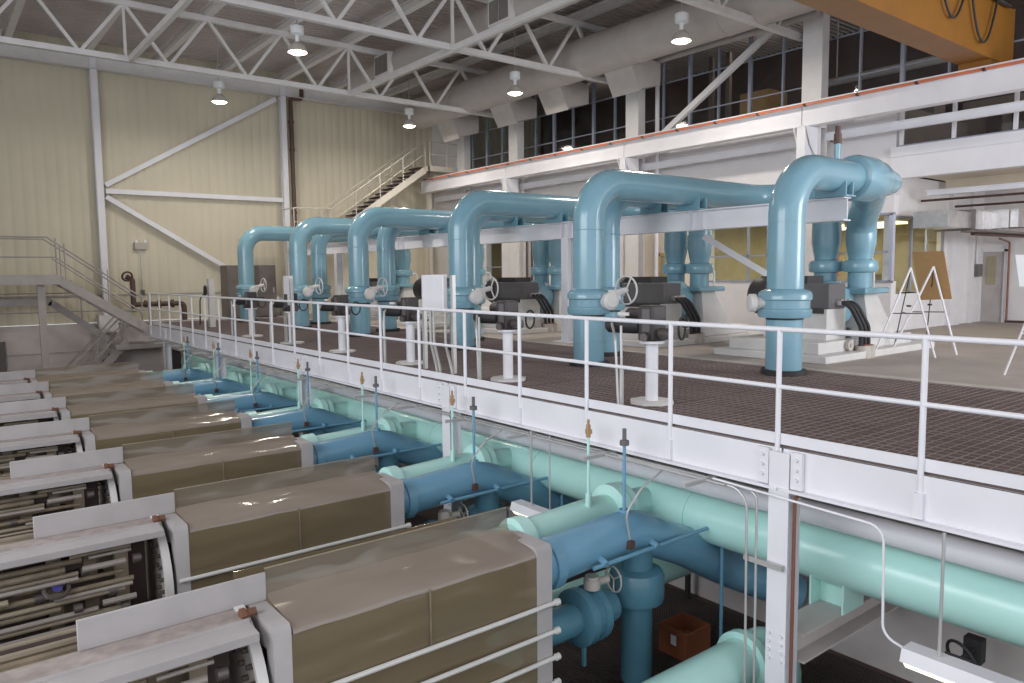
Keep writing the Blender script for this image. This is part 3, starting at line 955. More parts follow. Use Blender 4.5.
part('gauge_line', MB().tube([(5.50, by - 0.23, -1.15), (5.44, by - 0.23, -0.86), (5.62, by - 0.28, -0.62), (5.95, by - 0.3, -0.47)], 0.011, 6, bend=0.2), GALV, bbp)
part('gauge_cock', MB().box(5.465, 5.535, by - 0.27, by - 0.20, -1.24, -1.16), BROWNP, bbp)
part('drain_line', MB().cyl((4.95, by - 0.27, -1.30), (7.0, by - 0.27, -1.285), 0.022, 8).cyl((6.99, by - 0.27, -1.285), (6.99, by - 0.27, LZ), 0.02, 8), BLUE2, bbp)
for xx in (5.10, 5.85):
    part('valve_stub', MB().cyl((xx, by - 0.1, -1.22), (xx, by - 0.30, -1.29), 0.035, 8), BLUE2, bbp)
# downward tee with sleeve
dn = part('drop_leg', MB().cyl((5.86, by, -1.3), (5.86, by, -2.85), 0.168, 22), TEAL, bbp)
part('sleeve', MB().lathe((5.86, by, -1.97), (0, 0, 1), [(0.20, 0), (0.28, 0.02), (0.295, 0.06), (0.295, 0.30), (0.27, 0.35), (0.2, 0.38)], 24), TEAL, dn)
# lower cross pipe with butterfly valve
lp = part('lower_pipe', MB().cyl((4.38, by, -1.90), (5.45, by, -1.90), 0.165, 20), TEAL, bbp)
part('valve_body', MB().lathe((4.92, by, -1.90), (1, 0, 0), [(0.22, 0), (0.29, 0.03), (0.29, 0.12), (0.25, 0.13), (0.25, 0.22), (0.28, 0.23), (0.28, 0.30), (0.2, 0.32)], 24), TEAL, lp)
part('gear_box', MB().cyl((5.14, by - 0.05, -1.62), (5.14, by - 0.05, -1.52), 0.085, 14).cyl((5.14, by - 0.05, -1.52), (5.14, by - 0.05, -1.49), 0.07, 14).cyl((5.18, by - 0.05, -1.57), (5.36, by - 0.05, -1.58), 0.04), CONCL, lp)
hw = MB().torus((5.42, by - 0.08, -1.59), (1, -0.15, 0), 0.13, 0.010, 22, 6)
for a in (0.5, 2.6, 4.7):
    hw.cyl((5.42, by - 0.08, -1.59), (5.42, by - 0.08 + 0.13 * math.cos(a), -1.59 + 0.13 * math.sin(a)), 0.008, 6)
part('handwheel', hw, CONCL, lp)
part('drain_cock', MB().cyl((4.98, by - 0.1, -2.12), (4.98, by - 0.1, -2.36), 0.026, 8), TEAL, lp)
for i in range(1, 7):
    dup(mbp, (0, PT * i, 0), 'mint green branch pipe from the %s process rack to the mint header' % RLAB[i])
    dup(bbp, (0, PT * i, 0), 'blue humped branch pipe leaving the %s process rack' % RLAB[i])

# lower mint pipes
lm = thing('low_mint_pipe', 'mint green pipe low at the bottom edge beside the nearest column', 'pipe', (5.9, 4.1, LZ))
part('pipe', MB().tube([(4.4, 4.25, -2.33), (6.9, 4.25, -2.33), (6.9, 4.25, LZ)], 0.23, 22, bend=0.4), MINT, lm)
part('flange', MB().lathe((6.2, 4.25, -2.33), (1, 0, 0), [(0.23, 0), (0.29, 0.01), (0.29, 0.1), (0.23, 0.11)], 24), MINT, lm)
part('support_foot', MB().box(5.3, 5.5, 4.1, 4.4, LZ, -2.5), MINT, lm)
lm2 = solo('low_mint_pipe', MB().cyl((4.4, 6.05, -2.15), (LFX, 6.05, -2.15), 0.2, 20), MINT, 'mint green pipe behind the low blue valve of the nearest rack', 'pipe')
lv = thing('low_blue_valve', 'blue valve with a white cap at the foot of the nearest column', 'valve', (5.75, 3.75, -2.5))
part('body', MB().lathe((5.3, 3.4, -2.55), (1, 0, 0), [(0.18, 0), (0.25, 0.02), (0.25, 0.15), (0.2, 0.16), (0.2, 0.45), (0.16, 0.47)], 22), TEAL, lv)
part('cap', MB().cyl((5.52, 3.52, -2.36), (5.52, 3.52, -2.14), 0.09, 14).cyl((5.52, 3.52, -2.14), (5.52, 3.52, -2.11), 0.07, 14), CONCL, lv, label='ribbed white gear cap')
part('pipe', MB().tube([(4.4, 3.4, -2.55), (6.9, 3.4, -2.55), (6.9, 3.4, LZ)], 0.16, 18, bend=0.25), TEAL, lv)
for i, (hx, hy, hz, lb) in enumerate(((7.6, 2.75, -2.15, 'below the beige beam'), (7.95, 6.5, -2.35, 'beside the trench wall behind the blue hump'))):
    h = thing('black_handwheel_valve', 'black handwheel valve ' + lb, 'valve', (hx, hy, hz), 'black handwheels in the trench')
    t = MB().torus((hx, hy, hz), (0.85, -0.4, 0.3), 0.17, 0.016, 22, 6)
    part('wheel', t, BLACKR, h)
    part('stem', MB().cyl((hx, hy, hz), (hx + 0.25, hy - 0.05, hz + 0.06), 0.02, 8).cyl((hx, hy - 0.15, hz), (hx, hy + 0.15, hz), 0.012, 6), BLACKR, h)
    part('valve_body', MB().box(hx + 0.18, hx + 0.3, hy - 0.1, hy + 0.06, hz - 0.1, hz + 0.14), BLACKR, h)
    part('pipe', MB().cyl((hx + 0.24, hy - 0.02, LZ), (hx + 0.24, hy - 0.02, hz), 0.04, 8), BLACKR, h)
# cardboard box on lower floor
cb = thing('cardboard_box', 'open brown cardboard box on the dark lower floor', 'box', (6.95, 5.55, LZ))
part('box_wall', MB().box(6.75, 7.2, 5.35, 5.37, LZ, LZ + 0.34).box(6.75, 7.2, 5.75, 5.77, LZ, LZ + 0.34).box(6.75, 6.77, 5.37, 5.75, LZ, LZ + 0.34).box(7.18, 7.2, 5.37, 5.75, LZ, LZ + 0.34).box(6.77, 7.18, 5.37, 5.75, LZ, LZ + 0.02), CARD, cb)
part('flap', MB().bar((6.75, 5.37, LZ + 0.34), (6.9, 5.6, LZ + 0.25), 0.25, 0.008), CARD, cb)
part('label_patch', MB().box(6.744, 6.75, 5.5, 5.58, LZ + 0.15, LZ + 0.27), PAPER, cb, label='white label')
# lower floor grating bars near the camera side
lg = MB()
for k in range(80):
    xx = 4.45 + 0.048 * k
    lg.box(xx, xx + 0.01, 1.0, 9.5, LZ, LZ + 0.012)
o = part('grating_bars', lg, MOTD, None, kind='stuff')
o['label'] = 'dark parallel bars of the lower floor grating beside the racks'
o['category'] = 'grating'
# fluorescent fixtures under the deck
for i, (ya, lb) in enumerate(((1.3, 'nearest, at the bottom right corner'), (6.55, 'between the nearest two racks'))):
    f = thing('fluorescent_fixture', 'white fluorescent fixture hung under the deck edge, ' + lb, 'lamp', (5.87, ya + 0.6, -1.5), 'fluorescent fixtures under the deck')
    part('housing', MB().prism([(5.79, -1.36), (5.95, -1.36), (5.98, -1.46), (5.76, -1.46)], 'y', ya, ya + (1.22 if i == 0 else 0.86)), WHITE2, f)
    part('lens', MB().prism([(5.77, -1.46), (5.97, -1.46), (5.92, -1.52), (5.82, -1.52)], 'y', ya + 0.02, ya + (1.2 if i == 0 else 0.84)), TUBEE, f, label='glowing lens')
    part('end_cap', MB().box(5.755, 5.985, ya - 0.015, ya, -1.47, -1.36), MOTD if i else WHITE2, f)
    part('hanger_rod', MB().cyl((5.87, ya + (0.98 if i == 0 else 0.55), -1.36), (5.87, ya + (0.98 if i == 0 else 0.55), -0.40), 0.013, 8), GALV, f)
    if i:
        part('hanger_rod', MB().cyl((5.87, ya + 0.2, -1.36), (5.87, ya + 0.2, -0.40), 0.008, 8), GALV, f)

# ================================================================= PROCESS RACKS (7)
Y0 = 5.0
rk = thing('process_rack', 'process rack', 'rack', (2.5, Y0 + 0.65, LZ), 'process racks')
# end frames: arch plates
def frame(x0, x1):
    b = MB()
    P = [(Y0, LZ), (Y0, -0.95), (Y0 + 0.03, -0.905), (Y0 + 0.48, -0.905), (Y0 + 1.3, -1.12), (Y0 + 1.3, LZ), (Y0 + 1.16, LZ), (Y0 + 1.16, -1.3), (Y0 + 0.14, -1.1), (Y0 + 0.14, LZ)]
    n = len(P)
    vs = [(x0, p[0], p[1]) for p in P] + [(x1, p[0], p[1]) for p in P]
    fs = [(i, (i + 1) % n, n + (i + 1) % n, n + i) for i in range(n)]
    quads = [(0, 1, 8, 9), (1, 2, 8), (2, 3, 7, 8), (3, 4, 7), (4, 5, 6, 7)]
    for q in quads:
        fs.append(tuple(q)[::-1])
        fs.append(tuple(i + n for i in q))
    return b.add(vs, fs)
part('end_frame', frame(4.19, 4.37), RACKW, rk)
part('end_frame', frame(1.78, 1.91), RACKW, rk)
part('end_plate', MB().box(4.23, 4.30, Y0 + 0.1, Y0 + 1.2, -2.6, -1.2), RACKW, rk)
# round head with bolts at the left frame
hd = part('head_plate', MB().lathe((1.69, Y0 + 0.66, -1.56), (1, 0, 0), [(0.62, 0.0), (0.64, 0.01), (0.64, 0.04), (0.5, 0.05)], 44), HEADP, rk, label='round bolted head plate')
part('head_rim', MB().lathe((1.67, Y0 + 0.66, -1.56), (1, 0, 0), [(0.645, 0.0), (0.69, 0.0), (0.69, 0.075), (0.645, 0.075)], 44, caps=False), PEDW, hd, label='white rim')
bt = MB()
for R_, nn in ((0.57, 30), (0.42, 24)):
    for k in range(nn):
        a = 2 * PI * k / nn
        yy, zz = Y0 + 0.66 + R_ * math.cos(a), -1.56 + R_ * math.sin(a)
        bt.cyl((1.645, yy, zz), (1.70, yy, zz), 0.020, 6)
part('head_bolts', bt, BOLTM, hd, kind='stuff')
# inner stack, plate pack
part('plate_pack', MB().box(1.95, 4.17, Y0 + 0.16, Y0 + 1.14, -2.6, -1.06), STACK, rk)
part('left_pack', MB().box(-1.3, 1.40, Y0 + 0.42, Y0 + 1.0, -2.5, -0.99), STACK, rk)
# vertical straps, and dark blocks painted as the shade of gaps, on the left
rr = random.Random(3)
for xx, m_ in ((1.29, STACKL), (1.02, STACK), (0.72, STACKL), (0.2, STACKL)):
    part('strap', MB().box(xx, xx + 0.12, Y0 + 0.30, Y0 + 0.42, -2.5, -0.99), m_, rk)
part('gap_shade_block', MB().box(1.41, 1.58, Y0 + 0.36, Y0 + 0.9, -2.5, -1.0), STACKD, rk)
for (a, b, z0, z1) in ((1.15, 1.28, -1.12, -1.02), (0.85, 1.02, -1.2, -1.12), (0.9, 1.2, -1.45, -1.30), (0.4, 0.72, -1.25, -1.12), (-0.5, 0.7, -1.75, -1.55), (0.3, 1.2, -1.9, -1.82), (-0.9, 0.3, -1.36, -1.22)):
    part('gap_shade_block', MB().box(a, b, Y0 + 0.28, Y0 + 0.43, z0, z1), STACKD, rk)
# process tubes running along the rack
tz = [(-1.05, 0.9, 1.42, .20, .020, 0), (-1.10, -0.6, 1.0, .22, .028, 1), (-1.165, 0.99, 1.60, .12, .030, 2), (-1.21, -1.2, 0.96, .18, .024, 0), (-1.28, 0.45, 1.45, .18, .022, 1), (-1.36, -0.9, 1.5, .15, .026, 1),
      (-1.44, 0.2, 1.62, .14, .024, 0), (-1.50, -1.2, 0.8, .16, .030, 1), (-1.525, 1.14, 1.68, .10, .030, 2), (-1.62, -1.0, 1.4, .14, .025, 0), (-1.70, 0.3, 1.65, .12, .026, 2), (-1.80, -1.2, 1.2, .14, .03, 1),
      (-1.92, -0.2, 1.6, .12, .03, 2), (-2.05, -1.2, 1.6, .12, .03, 1), (-2.2, -1.2, 1.6, .12, .03, 0), (-1.08, 1.05, 1.5, .16, .016, 2), (-1.14, -0.9, 0.85, .14, .03, 1), (-1.24, 0.3, 0.95, .12, .022, 2), (-1.32, -1.2, 0.4, .12, .03, 0), (-1.40, 0.75, 1.6, .12, .02, 2), (-1.57, 0.0, 1.1, .12, .025, 2), (-1.66, -1.2, 0.25, .12, .03, 1), (-1.75, 0.5, 1.68, .12, .03, 0), (-1.86, -1.0, 0.9, .12, .03, 2)]
for z, xa, xb, yo, r, m_ in tz:
    xb = min(xb, 1.38 + 0.05 * math.sin(z * 40))
    part('process_tube', MB().cyl((xa, Y0 + yo, z), (xb, Y0 + yo, z), r, 8), (STACKL, STACK, STACKG)[m_], rk)
for (xf, yf, zf, rf_) in ((1.42, .12, -1.165, .045), (0.98, .18, -1.21, .04), (1.2, .14, -1.44, .05), (0.6, .16, -1.36, .045), (1.3, .14, -1.62, .05), (0.9, .12, -1.525, .045)):
    part('tube_fitting', MB().cyl((xf, Y0 + yf, zf), (xf + 0.07, Y0 + yf, zf), rf_, 10), BOLTM, rk)
# white top ledge and vertical fin on left part
part('top_ledge', MB().box(-1.3, 1.72, Y0 + 0.28, Y0 + 0.52, -0.935, -0.905), RACKS, rk, label='soiled top ledge')
part('front_channel', MB().prism([(Y0 + 0.05, -0.985), (Y0 + 0.05, -0.925), (Y0 + 0.25, -0.915), (Y0 + 0.25, -0.90), (Y0 + 0.28, -0.90), (Y0 + 0.28, -0.94), (Y0 + 0.08, -0.95), (Y0 + 0.08, -0.985)], 'x', -1.3, 1.70), RACKW, rk)
for k, (yo, zz, m_, r_) in enumerate(((0.62, -0.98, STACKL, 0.035), (0.74, -0.99, STACK, 0.04), (0.86, -0.97, STACKL, 0.03), (0.97, -1.0, STACKD, 0.045), (1.08, -1.0, STACKL, 0.03))):
    part('rear_tube', MB().cyl((-1.3, Y0 + yo, zz), (1.7, Y0 + yo, zz), r_, 8), m_, rk)
part('top_fin', MB().box(0.66, 1.92, Y0 + 0.505, Y0 + 0.53, -0.905, -0.69), RACKW, rk, bevel=0.006)
part('clamp_fitting', MB().cyl((1.70, Y0 + 0.33, -0.885), (1.775, Y0 + 0.33, -0.885), 0.03, 10).cyl((1.66, Y0 + 0.33, -0.885), (1.70, Y0 + 0.33, -0.885), 0.045, 6), RUST, rk, label='rusty clamp')
# clear smoky plastic cover on right part
def wav(i, n, a):
    return a * math.sin(i / n * PI)
N = 40
XS = [1.925 + (4.27 - 1.925) * i / N for i in range(N + 1)]
def strip(pr):
    return MB().sheet([[(xx, Y0 + yy, zz + 0.004 * math.sin(i * 0.5 + yy * 9) + (0.032 * math.exp(-((xx - 2.75 - yy * 0.8) / 0.32) ** 2) * math.sin(PI * min(1.0, max(0.0, yy / 0.36))) if yy < 0.37 else 0.0)) for (yy, zz) in pr] for i, xx in enumerate(XS)], 0)
part('splash_fin', strip(((0.545, -0.675), (0.54, -0.77), (0.53, -0.862))), SHEETD, rk, label='upright clear plastic splash guard')
part('splash_fin_edge', MB().bar((1.925, Y0 + 0.547, -0.672), (4.27, Y0 + 0.547, -0.672), 0.012, 0.008), STACKL, rk)
part('top_gutter_sheet', strip(((0.53, -0.862), (0.47, -0.885), (0.36, -0.897))), SHEETT, rk)
part('top_cover_sheet', strip(((0.36, -0.897), (0.24, -0.910), (0.14, -0.922), (0.085, -0.930), (0.055, -0.937), (0.03, -0.950), (0.014, -0.968), (0.006, -0.990))), SHEETT, rk, label='clear plastic cover bent over the top')
g = []
for i in range(N + 1):
    xx = 1.90 + (4.20 - 1.90) * i / N
    g.append([(xx, Y0 + 0.005 - 0.012 * math.sin(k / 7 * PI * 3) * math.sin(i / N * PI), -0.990 - 1.57 * k / 7) for k in range(8)])
part('front_cover_sheet', MB().sheet(g, 0), SHEET, rk, label='clear smoky plastic front cover')
part('sheet_seam', MB().box(3.05, 3.065, Y0 - 0.016, Y0 - 0.010, -1.44, -0.96), STACK, rk)
for z in (-1.452, -1.724, -1.975, -2.22):
    t = part('tie_rod', MB().cyl((1.80, Y0 - 0.025, z), (4.40, Y0 - 0.025, z), 0.021, 8), PEDW, rk)
    part('rod_nut', MB().cyl((4.385, Y0 - 0.025, z), (4.43, Y0 - 0.025, z), 0.032, 8), PEDW, t)
    part('rod_seat', MB().box(4.2, 4.40, Y0 - 0.012, Y0 + 0.0, z - 0.035, z - 0.022), BOLTM, t)
part('rear_cover_sheet', MB().box(1.92, 4.19, Y0 + 1.28, Y0 + 1.29, -2.6, -0.93), SHEET, rk)
part('left_leg', MB().box(-1.3, -1.15, Y0, Y0 + 1.3, LZ, -0.95).box(0.1, 0.2, Y0 + 1.1, Y0 + 1.2, LZ, -0.95), RACKW, rk)
part('floor_beam', MB().box(-1.3, 4.3, Y0 + 0.02, Y0 + 0.14, LZ, LZ + 0.2).box(-1.3, 4.3, Y0 + 1.16, Y0 + 1.28, LZ, LZ + 0.2), RACKW, rk)
part('lower_panel', MB().box(-1.3, 4.2, Y0 + 0.2, Y0 + 1.1, LZ + 0.25, -2.5), STACK, rk)
rlab = ['process rack nearest the camera, its smoky plastic cover catching a bright streak', 'second process rack from the camera, with a blue valve wheel on its tubes', 'third process rack from the camera',
        'fourth process rack from the camera, the middle one of the row', 'fifth process rack from the camera', 'sixth process rack from the camera, next to the last', 'process rack farthest from the camera, nearest the stair']
rk['label'] = rlab[0]
racks = [rk]
for i in range(1, 7):
    racks.append(dup(rk, (0.028 * i, PT * i, 0), rlab[i]))
bv = part('blue_valve_wheel', MB().lathe((0.80, Y0 + PT + 0.13, -1.29), (0.25, -0.8, 0.5), [(0.03, 0), (0.045, 0.02), (0.045, 0.03), (0.0, 0.035)], 14), BLUEPL, racks[1], label='deep blue valve hub')
part('valve_ring', MB().torus((0.80, Y0 + PT + 0.12, -1.29), (0.1, -0.6, 0.8), 0.10, 0.020, 24, 6), BOLTM, racks[1])

# ================================================================= TALL BLUE PIPES ON THE DECK
RP = 0.262
HT = 3.075
HB = HT


def collar(parent, x, y, big=0.36):
    part('valve_collar', MB().lathe((x, y, 0.86), (0, 0, 1), [(RP, 0), (big - 0.02, 0.01), (big, 0.04), (big, 0.13), (big - 0.03, 0.15), (big - 0.03, 0.26), (big, 0.28), (big, 0.36), (big - 0.03, 0.40), (RP, 0.44)], 32), BLUE, parent)
    part('joint_gap', MB().cyl((x, y, 0.835), (x, y, 0.86), RP + 0.012, 28), MOTD, parent)
    part('base_ring', MB().lathe((x, y, -0.02), (0, 0, 1), [(RP + 0.0, 0.1), (RP + 0.07, 0.1), (RP + 0.07, 0.0)], 28, caps=False), BLACKR, parent)
    for z in (0.42, 2.28):
        part('weld_seam', MB().torus((x, y, z), (0, 0, 1), RP, 0.006, 28, 5), BLUE, parent)


def gear(parent, x, y, z=1.1):
    # white gear box and handwheel at the collar's camera side
    b = part('gear_operator', MB().lathe((x + 0.10, y - 0.34, z), (-0.25, -1, 0), [(0.12, 0), (0.145, 0.02), (0.145, 0.13), (0.11, 0.15), (0.10, 0.17), (0.0, 0.172)], 22)
             .cyl((x + 0.14, y - 0.46, z + 0.12), (x + 0.40, y - 0.46, z + 0.17), 0.05, 12).box(x + 0.1, x + 0.25, y - 0.5, y - 0.36, z + 0.02, z + 0.18), PEDW, parent, label='white gear operator')
    c = V((x + 0.42, y - 0.46, z + 0.17))
    h = MB().torus(c, (1, 0.05, 0.0), 0.235, 0.016, 30, 8)
    for k in range(3):
        a = PI / 2 + 2 * PI * k / 3 + 0.5
        h.cyl(c, c + V((0, 0.235 * math.cos(a), 0.235 * math.sin(a))), 0.014, 8)
    h.cyl(c - V((0.03, 0, 0)), c + V((0.02, 0, 0)), 0.04, 12)
    part('handwheel', h, PEDW, b)


def saddle(parent, x, y, z):
    part('saddle', MB().box(x - 0.12, x - 0.09, y - 0.26, y + 0.26, 2.74, z - 0.12).box(x + 0.09, x + 0.12, y - 0.26, y + 0.26, 2.74, z - 0.12).box(x - 0.16, x + 0.16, y - 0.28, y + 0.28, 2.72, 2.745), BLUE, parent)


FR = [9.15, 12.95, 17.6, 21.5, 26.1]
BK = [10.07, 14.57, 18.6, 23.1]
PY = [7.45, 11.2, 16.05, 20.0, 24.6]   # pump centres: drops at y-0.33 and y+0.35
FLAB = ['tall blue pipe with elbow and white handwheel, second from the camera', 'tall blue pipe with elbow left of the white wall cabinet, third tall one from the camera', 'tall blue pipe with elbow in the middle of the row, left of the white cabinet',
        'tall blue pipe with elbow, next to last of the tall ones', 'tall blue pipe with elbow farthest from the camera, before the grey cabinets']
FLAB[1] = 'tall blue pipe with elbow just right of the white control cabinet on the deck'
BLIST = None


def drop(parent, x, y, ztop):
    part('drop_pipe', MB().lathe((x, y, 0), (0, 0, 1), [(0.215, 1.20), (0.215, 1.80), (0.235, 1.9), (0.272, 2.10), (0.272, ztop)], 26), BLUE, parent)
    part('drop_collar', MB().lathe((x, y, 1.52), (0, 0, 1), [(0.22, 0), (0.30, 0.02), (0.315, 0.05), (0.315, 0.18), (0.29, 0.23), (0.22, 0.26)], 26), BLUE, parent)


for i, y in enumerate(FR):
    t = thing('blue_riser_pipe', FLAB[i], 'pipe', (8.85, y, 0), 'tall blue risers')
    yd = [7.8, 11.54, 16.40, 20.35, 24.95][i]
    bend = 0.72
    part('pipe', MB().tube([(8.85, y, -0.4), (8.85, y, HT), (14.0, y, HT), (14.0, yd, HT), (14.0, yd, 2.4)], RP, 28, bend=bend * 0.9, seg=12), BLUE, t)
    collar(t, 8.85, y)
    gear(t, 8.85, y)
    drop(t, 14.0, yd, 2.5)
    saddle(t, 11.55, y, HT)
BLAB = ['blue pipe without handwheel tucked close behind the second tall blue pipe', 'blue pipe almost hidden behind the tall pipe right of the white cabinet', 'blue rear pipe between the middle tall pipe and the white cabinet',
        'blue rear pipe just right of the next to last tall pipe']
for i, y in enumerate(BK):
    t = thing('blue_riser_pipe', BLAB[i], 'pipe', (10.2, y, 0), 'rear blue risers')
    yd = [10.87, 15.72, 19.67, 24.27][i]
    part('pipe', MB().tube([(10.2, y, -0.4), (10.2, y, HB), (14.03, y, HB), (14.03, yd, HB), (14.03, yd, 2.2)], RP - 0.008, 26, bend=0.65, seg=10), BLUE, t)
    collar(t, 10.2, y)
    saddle(t, 11.55, y, HT)
    drop(t, 14.03, yd, 2.4)
# nearest: P6
t = thing('blue_riser_pipe', 'tall blue pipe nearest the camera, with a capped end at upper right', 'pipe', (10.2, 6.32, 0), 'tall blue risers')
x6, y6 = 10.22, 6.33
part('pipe', MB().tube([(x6, y6, -0.4), (x6, y6, HT), (13.0, y6, HT)], RP + 0.004, 32, bend=0.72, seg=14), BLUE, t)
collar(t, x6, y6, 0.39)
part('header_body', MB().lathe((12.05, y6, HT), (1, 0, 0), [(RP, 0), (0.355, 0.02), (0.375, 0.1), (0.375, 0.55), (0.35, 0.65), (0.335, 0.80), (0.30, 0.92), (0.26, 1.08), (0.225, 1.25), (0.2, 1.38), (0.12, 1.47), (0.02, 1.50)], 32), BLUE, t, label='wider end body with tapered cap')
part('branch_elbow', MB().tube([(12.75, y6, HT - 0.1), (13.3, y6 + 0.3, 2.85), (14.03, 7.13, 2.5), (14.04, 7.13, 2.2)], 0.265, 24, bend=0.5), BLUE, t)
drop(t, 14.04, 7.13, 2.35)
saddle(t, 11.55, y6, HT)
g6 = part('gear_operator', MB().lathe((x6 - 0.37, y6 + 0.25, 1.09), (-0.75, 0.66, 0), [(0.08, -0.12), (0.09, 0), (0.135, 0.01), (0.135, 0.10), (0.1, 0.12)], 20), PEDW, t, label='white gear operator')
part('air_valve', MB().cyl((11.62, y6, HT + 0.25), (11.62, y6, HT + 0.5), 0.05, 10), BLUE, t)
part('vent_cap', MB().cyl((11.62, y6, HT + 0.5), (11.62, y6, HT + 0.66), 0.06, 10).cyl((11.62, y6, HT + 0.66), (11.62, y6, HT + 0.78), 0.045, 10).cyl((11.40, y6, HT + 0.52), (11.62, y6, HT + 0.52), 0.015, 6), BROWNP, t, label='brown vent valve')

# pipe support frame
sf = thing('pipe_support_frame', 'white beam on columns carrying the blue pipes', 'beam', (11.55, 15, 0))
part('beam', MB().ibeam((11.55, 6.1, 2.53), (11.55, 28, 2.53), 0.37, 0.22, 0.02), WHITE, sf)
for yy in (12.6, 16.35, 24.5):
    part('column', MB().ibeam((11.55, yy, 0.02), (11.55, yy, 2.36), 0.24, 0.22, 0.02, upv=(1, 0, 0)), WHITE, sf)
    part('base_plate', MB().box(11.3, 11.8, yy - 0.25, yy + 0.25, 0, 0.025), WHITE, sf)
for yy in (9.0, 12.6, 16.35, 20):
    part('stiffener', MB().box(11.44, 11.66, yy - 0.13, yy - 0.115, 2.36, 2.7).box(11.44, 11.66, yy + 0.115, yy + 0.13, 2.36, 2.7), WHITE, sf)
solo('pipe_frame_brace', MB().bar((13.6, 10.45, 2.35), (14.6, 9.15, 1.32), 0.13, 0.13), WHITE, 'white diagonal strut crossing in front of the yellow room window', 'brace')

# ================================================================= PUMPS (5)
px, py = 12.85, PY[0]
pm = thing('pump_set', 'pump set', 'pump', (px, py, 0), 'pump sets on white bases')
part('lower_plinth', MB().box(11.75, 15.9, py - 0.95, py + 1.3, 0.0, 0.13), PEDW, pm, bevel=0.015)
part('upper_plinth', MB().box(11.95, 15.4, py - 0.70, py + 1.1, 0.13, 0.33), PEDW, pm, bevel=0.01)
part('motor_stand', MB().box(12.55, 13.2, py - 0.5, py + 0.75, 0.33, 0.88), PEDW, pm)
part('plinth_disc', MB().cyl((12.9, py - 0.70, 0.24), (12.9, py - 0.78, 0.24), 0.10, 18).cyl((12.9, py - 0.77, 0.24), (12.9, py - 0.80, 0.24), 0.035, 10), CONCL, pm)
mo = part('motor', MB().box(12.58, 13.15, py - 0.52, py + 0.75, 0.88, 1.335), MOTG, pm, bevel=0.02)
part('motor_drum', MB().lathe((12.86, py + 0.72, 1.10), (0, 1, 0), [(0.33, 0), (0.37, 0.02), (0.37, 0.34), (0.30, 0.42), (0.1, 0.44)], 26), MOTD, mo, label='dark round motor end')
part('top_cover', MB().box(12.75, 13.3, py + 0.0, py + 0.95, 1.335, 1.47), MOTD, mo)
part('motor_skirt', MB().box(12.52, 13.2, py - 0.45, py + 0.7, 0.80, 0.88), MOTD, mo)
for k in range(3):
    xx = 12.86 + 0.13 * k
    cdm = part('power_conduit', MB().tube([(xx, py - 0.56, 1.0), (xx, py - 0.74, 0.98), (xx + 0.22, py - 0.86, 0.55), (xx + 0.24, py - 0.86, 0.1)], 0.040, 10, bend=0.22), BLACKR, pm)
    part('conduit_gland', MB().cyl((xx, py - 0.52, 1.0), (xx, py - 0.62, 1.0), 0.055, 10), ALU, cdm, label='shiny gland')
part('conduit_stub', MB().cyl((13.18, py - 0.85, 0.0), (13.18, py - 0.85, 0.22), 0.13, 14).cyl((13.36, py - 0.85, 0.0), (13.36, py - 0.85, 0.22), 0.13, 14), CONCL, pm)
part('copper_flange', MB().box(13.1, 13.42, py - 0.92, py - 0.80, 0.22, 0.24), COPPER, pm)
part('pedestal', MB().frustum((14.25, py - 0.2), 0.52, 0.5, 0.3, (14.2, py - 0.15), 0.24, 0.3, 1.12), PEDW, pm)
part('pedestal_flange', MB().box(13.7, 14.62, py - 0.62, py + 0.6, 1.12, 1.24), BLUE, pm, bevel=0.03)
part('volute', MB().lathe((13.55, py - 0.35, 0.92), (0, 1, 0), [(0.12, 0), (0.30, 0.03), (0.44, 0.2), (0.46, 0.4), (0.44, 0.6), (0.3, 0.78), (0.12, 0.82)], 26), BLUE, pm, label='blue pump casing')
part('suction_elbow', MB().tube([(14.0, py + 0.35, 1.25), (13.95, py + 0.3, 0.9), (13.5, py - 0.1, 0.7)], 0.24, 18, bend=0.3), BLUE, pm)
part('gauge_loop', MB().tube([(14.35, py - 0.3, 1.62), (14.62, py - 0.3, 1.62), (14.62, py - 0.3, 1.24)], 0.022, 8, bend=0.1), PAPER, pm)
part('drain_valve', MB().cyl((13.35, py - 0.5, 0.33), (13.35, py - 0.5, 0.52), 0.05, 8), BOLTM, pm)
PLAB = ['pump set with grey motor nearest the camera, right behind the nearest blue pipe', 'pump set with grey motor beside the white handwheel of the second tall pipe', 'pump set with grey motor right of the white control cabinet',
        'pump set behind the middle blue pipes, partly hidden by the white cabinet', 'pump set farthest from the camera among the last blue pipes']
pm['label'] = PLAB[0]
for i in range(1, 5):
    dup(pm, (0, PY[i] - PY[0], 0), PLAB[i])

# ================================================================= VALVE ACTUATOR STANDS
ay = 5.95
ax = 6.8
va = thing('actuator_stand', 'stand', 'stand', (ax, ay, 0), 'actuator stands along the deck edge')
part('floor_plate', MB().prism([(ax + 0.27 * math.cos(a * PI / 4 + PI / 8), ay + 0.27 * math.sin(a * PI / 4 + PI / 8)) for a in range(8)], 'z', 0.0, 0.035), PEDW, va)
part('pedestal', MB().cyl((ax, ay, 0.03), (ax, ay, 0.72), 0.075, 18).cyl((ax, ay, 0.72), (ax, ay, 0.75), 0.15, 18), WHITE2, va)
ac = part('actuator_body', MB().box(ax - 0.12, ax + 0.12, ay - 0.12, ay + 0.12, 0.75, 1.17), MOTD, va, bevel=0.02)
part('actuator_motor', MB().lathe((ax - 0.05, ay + 0.14, 0.92), (-0.25, 1, 0), [(0.085, 0), (0.095, 0.05), (0.095, 0.42), (0.07, 0.45)], 18), BLACKR, ac)
part('actuator_gear', MB().cyl((ax + 0.0, ay + 0.1, 1.05), (ax + 0.05, ay + 0.40, 1.05), 0.08, 14), MOTD, ac)
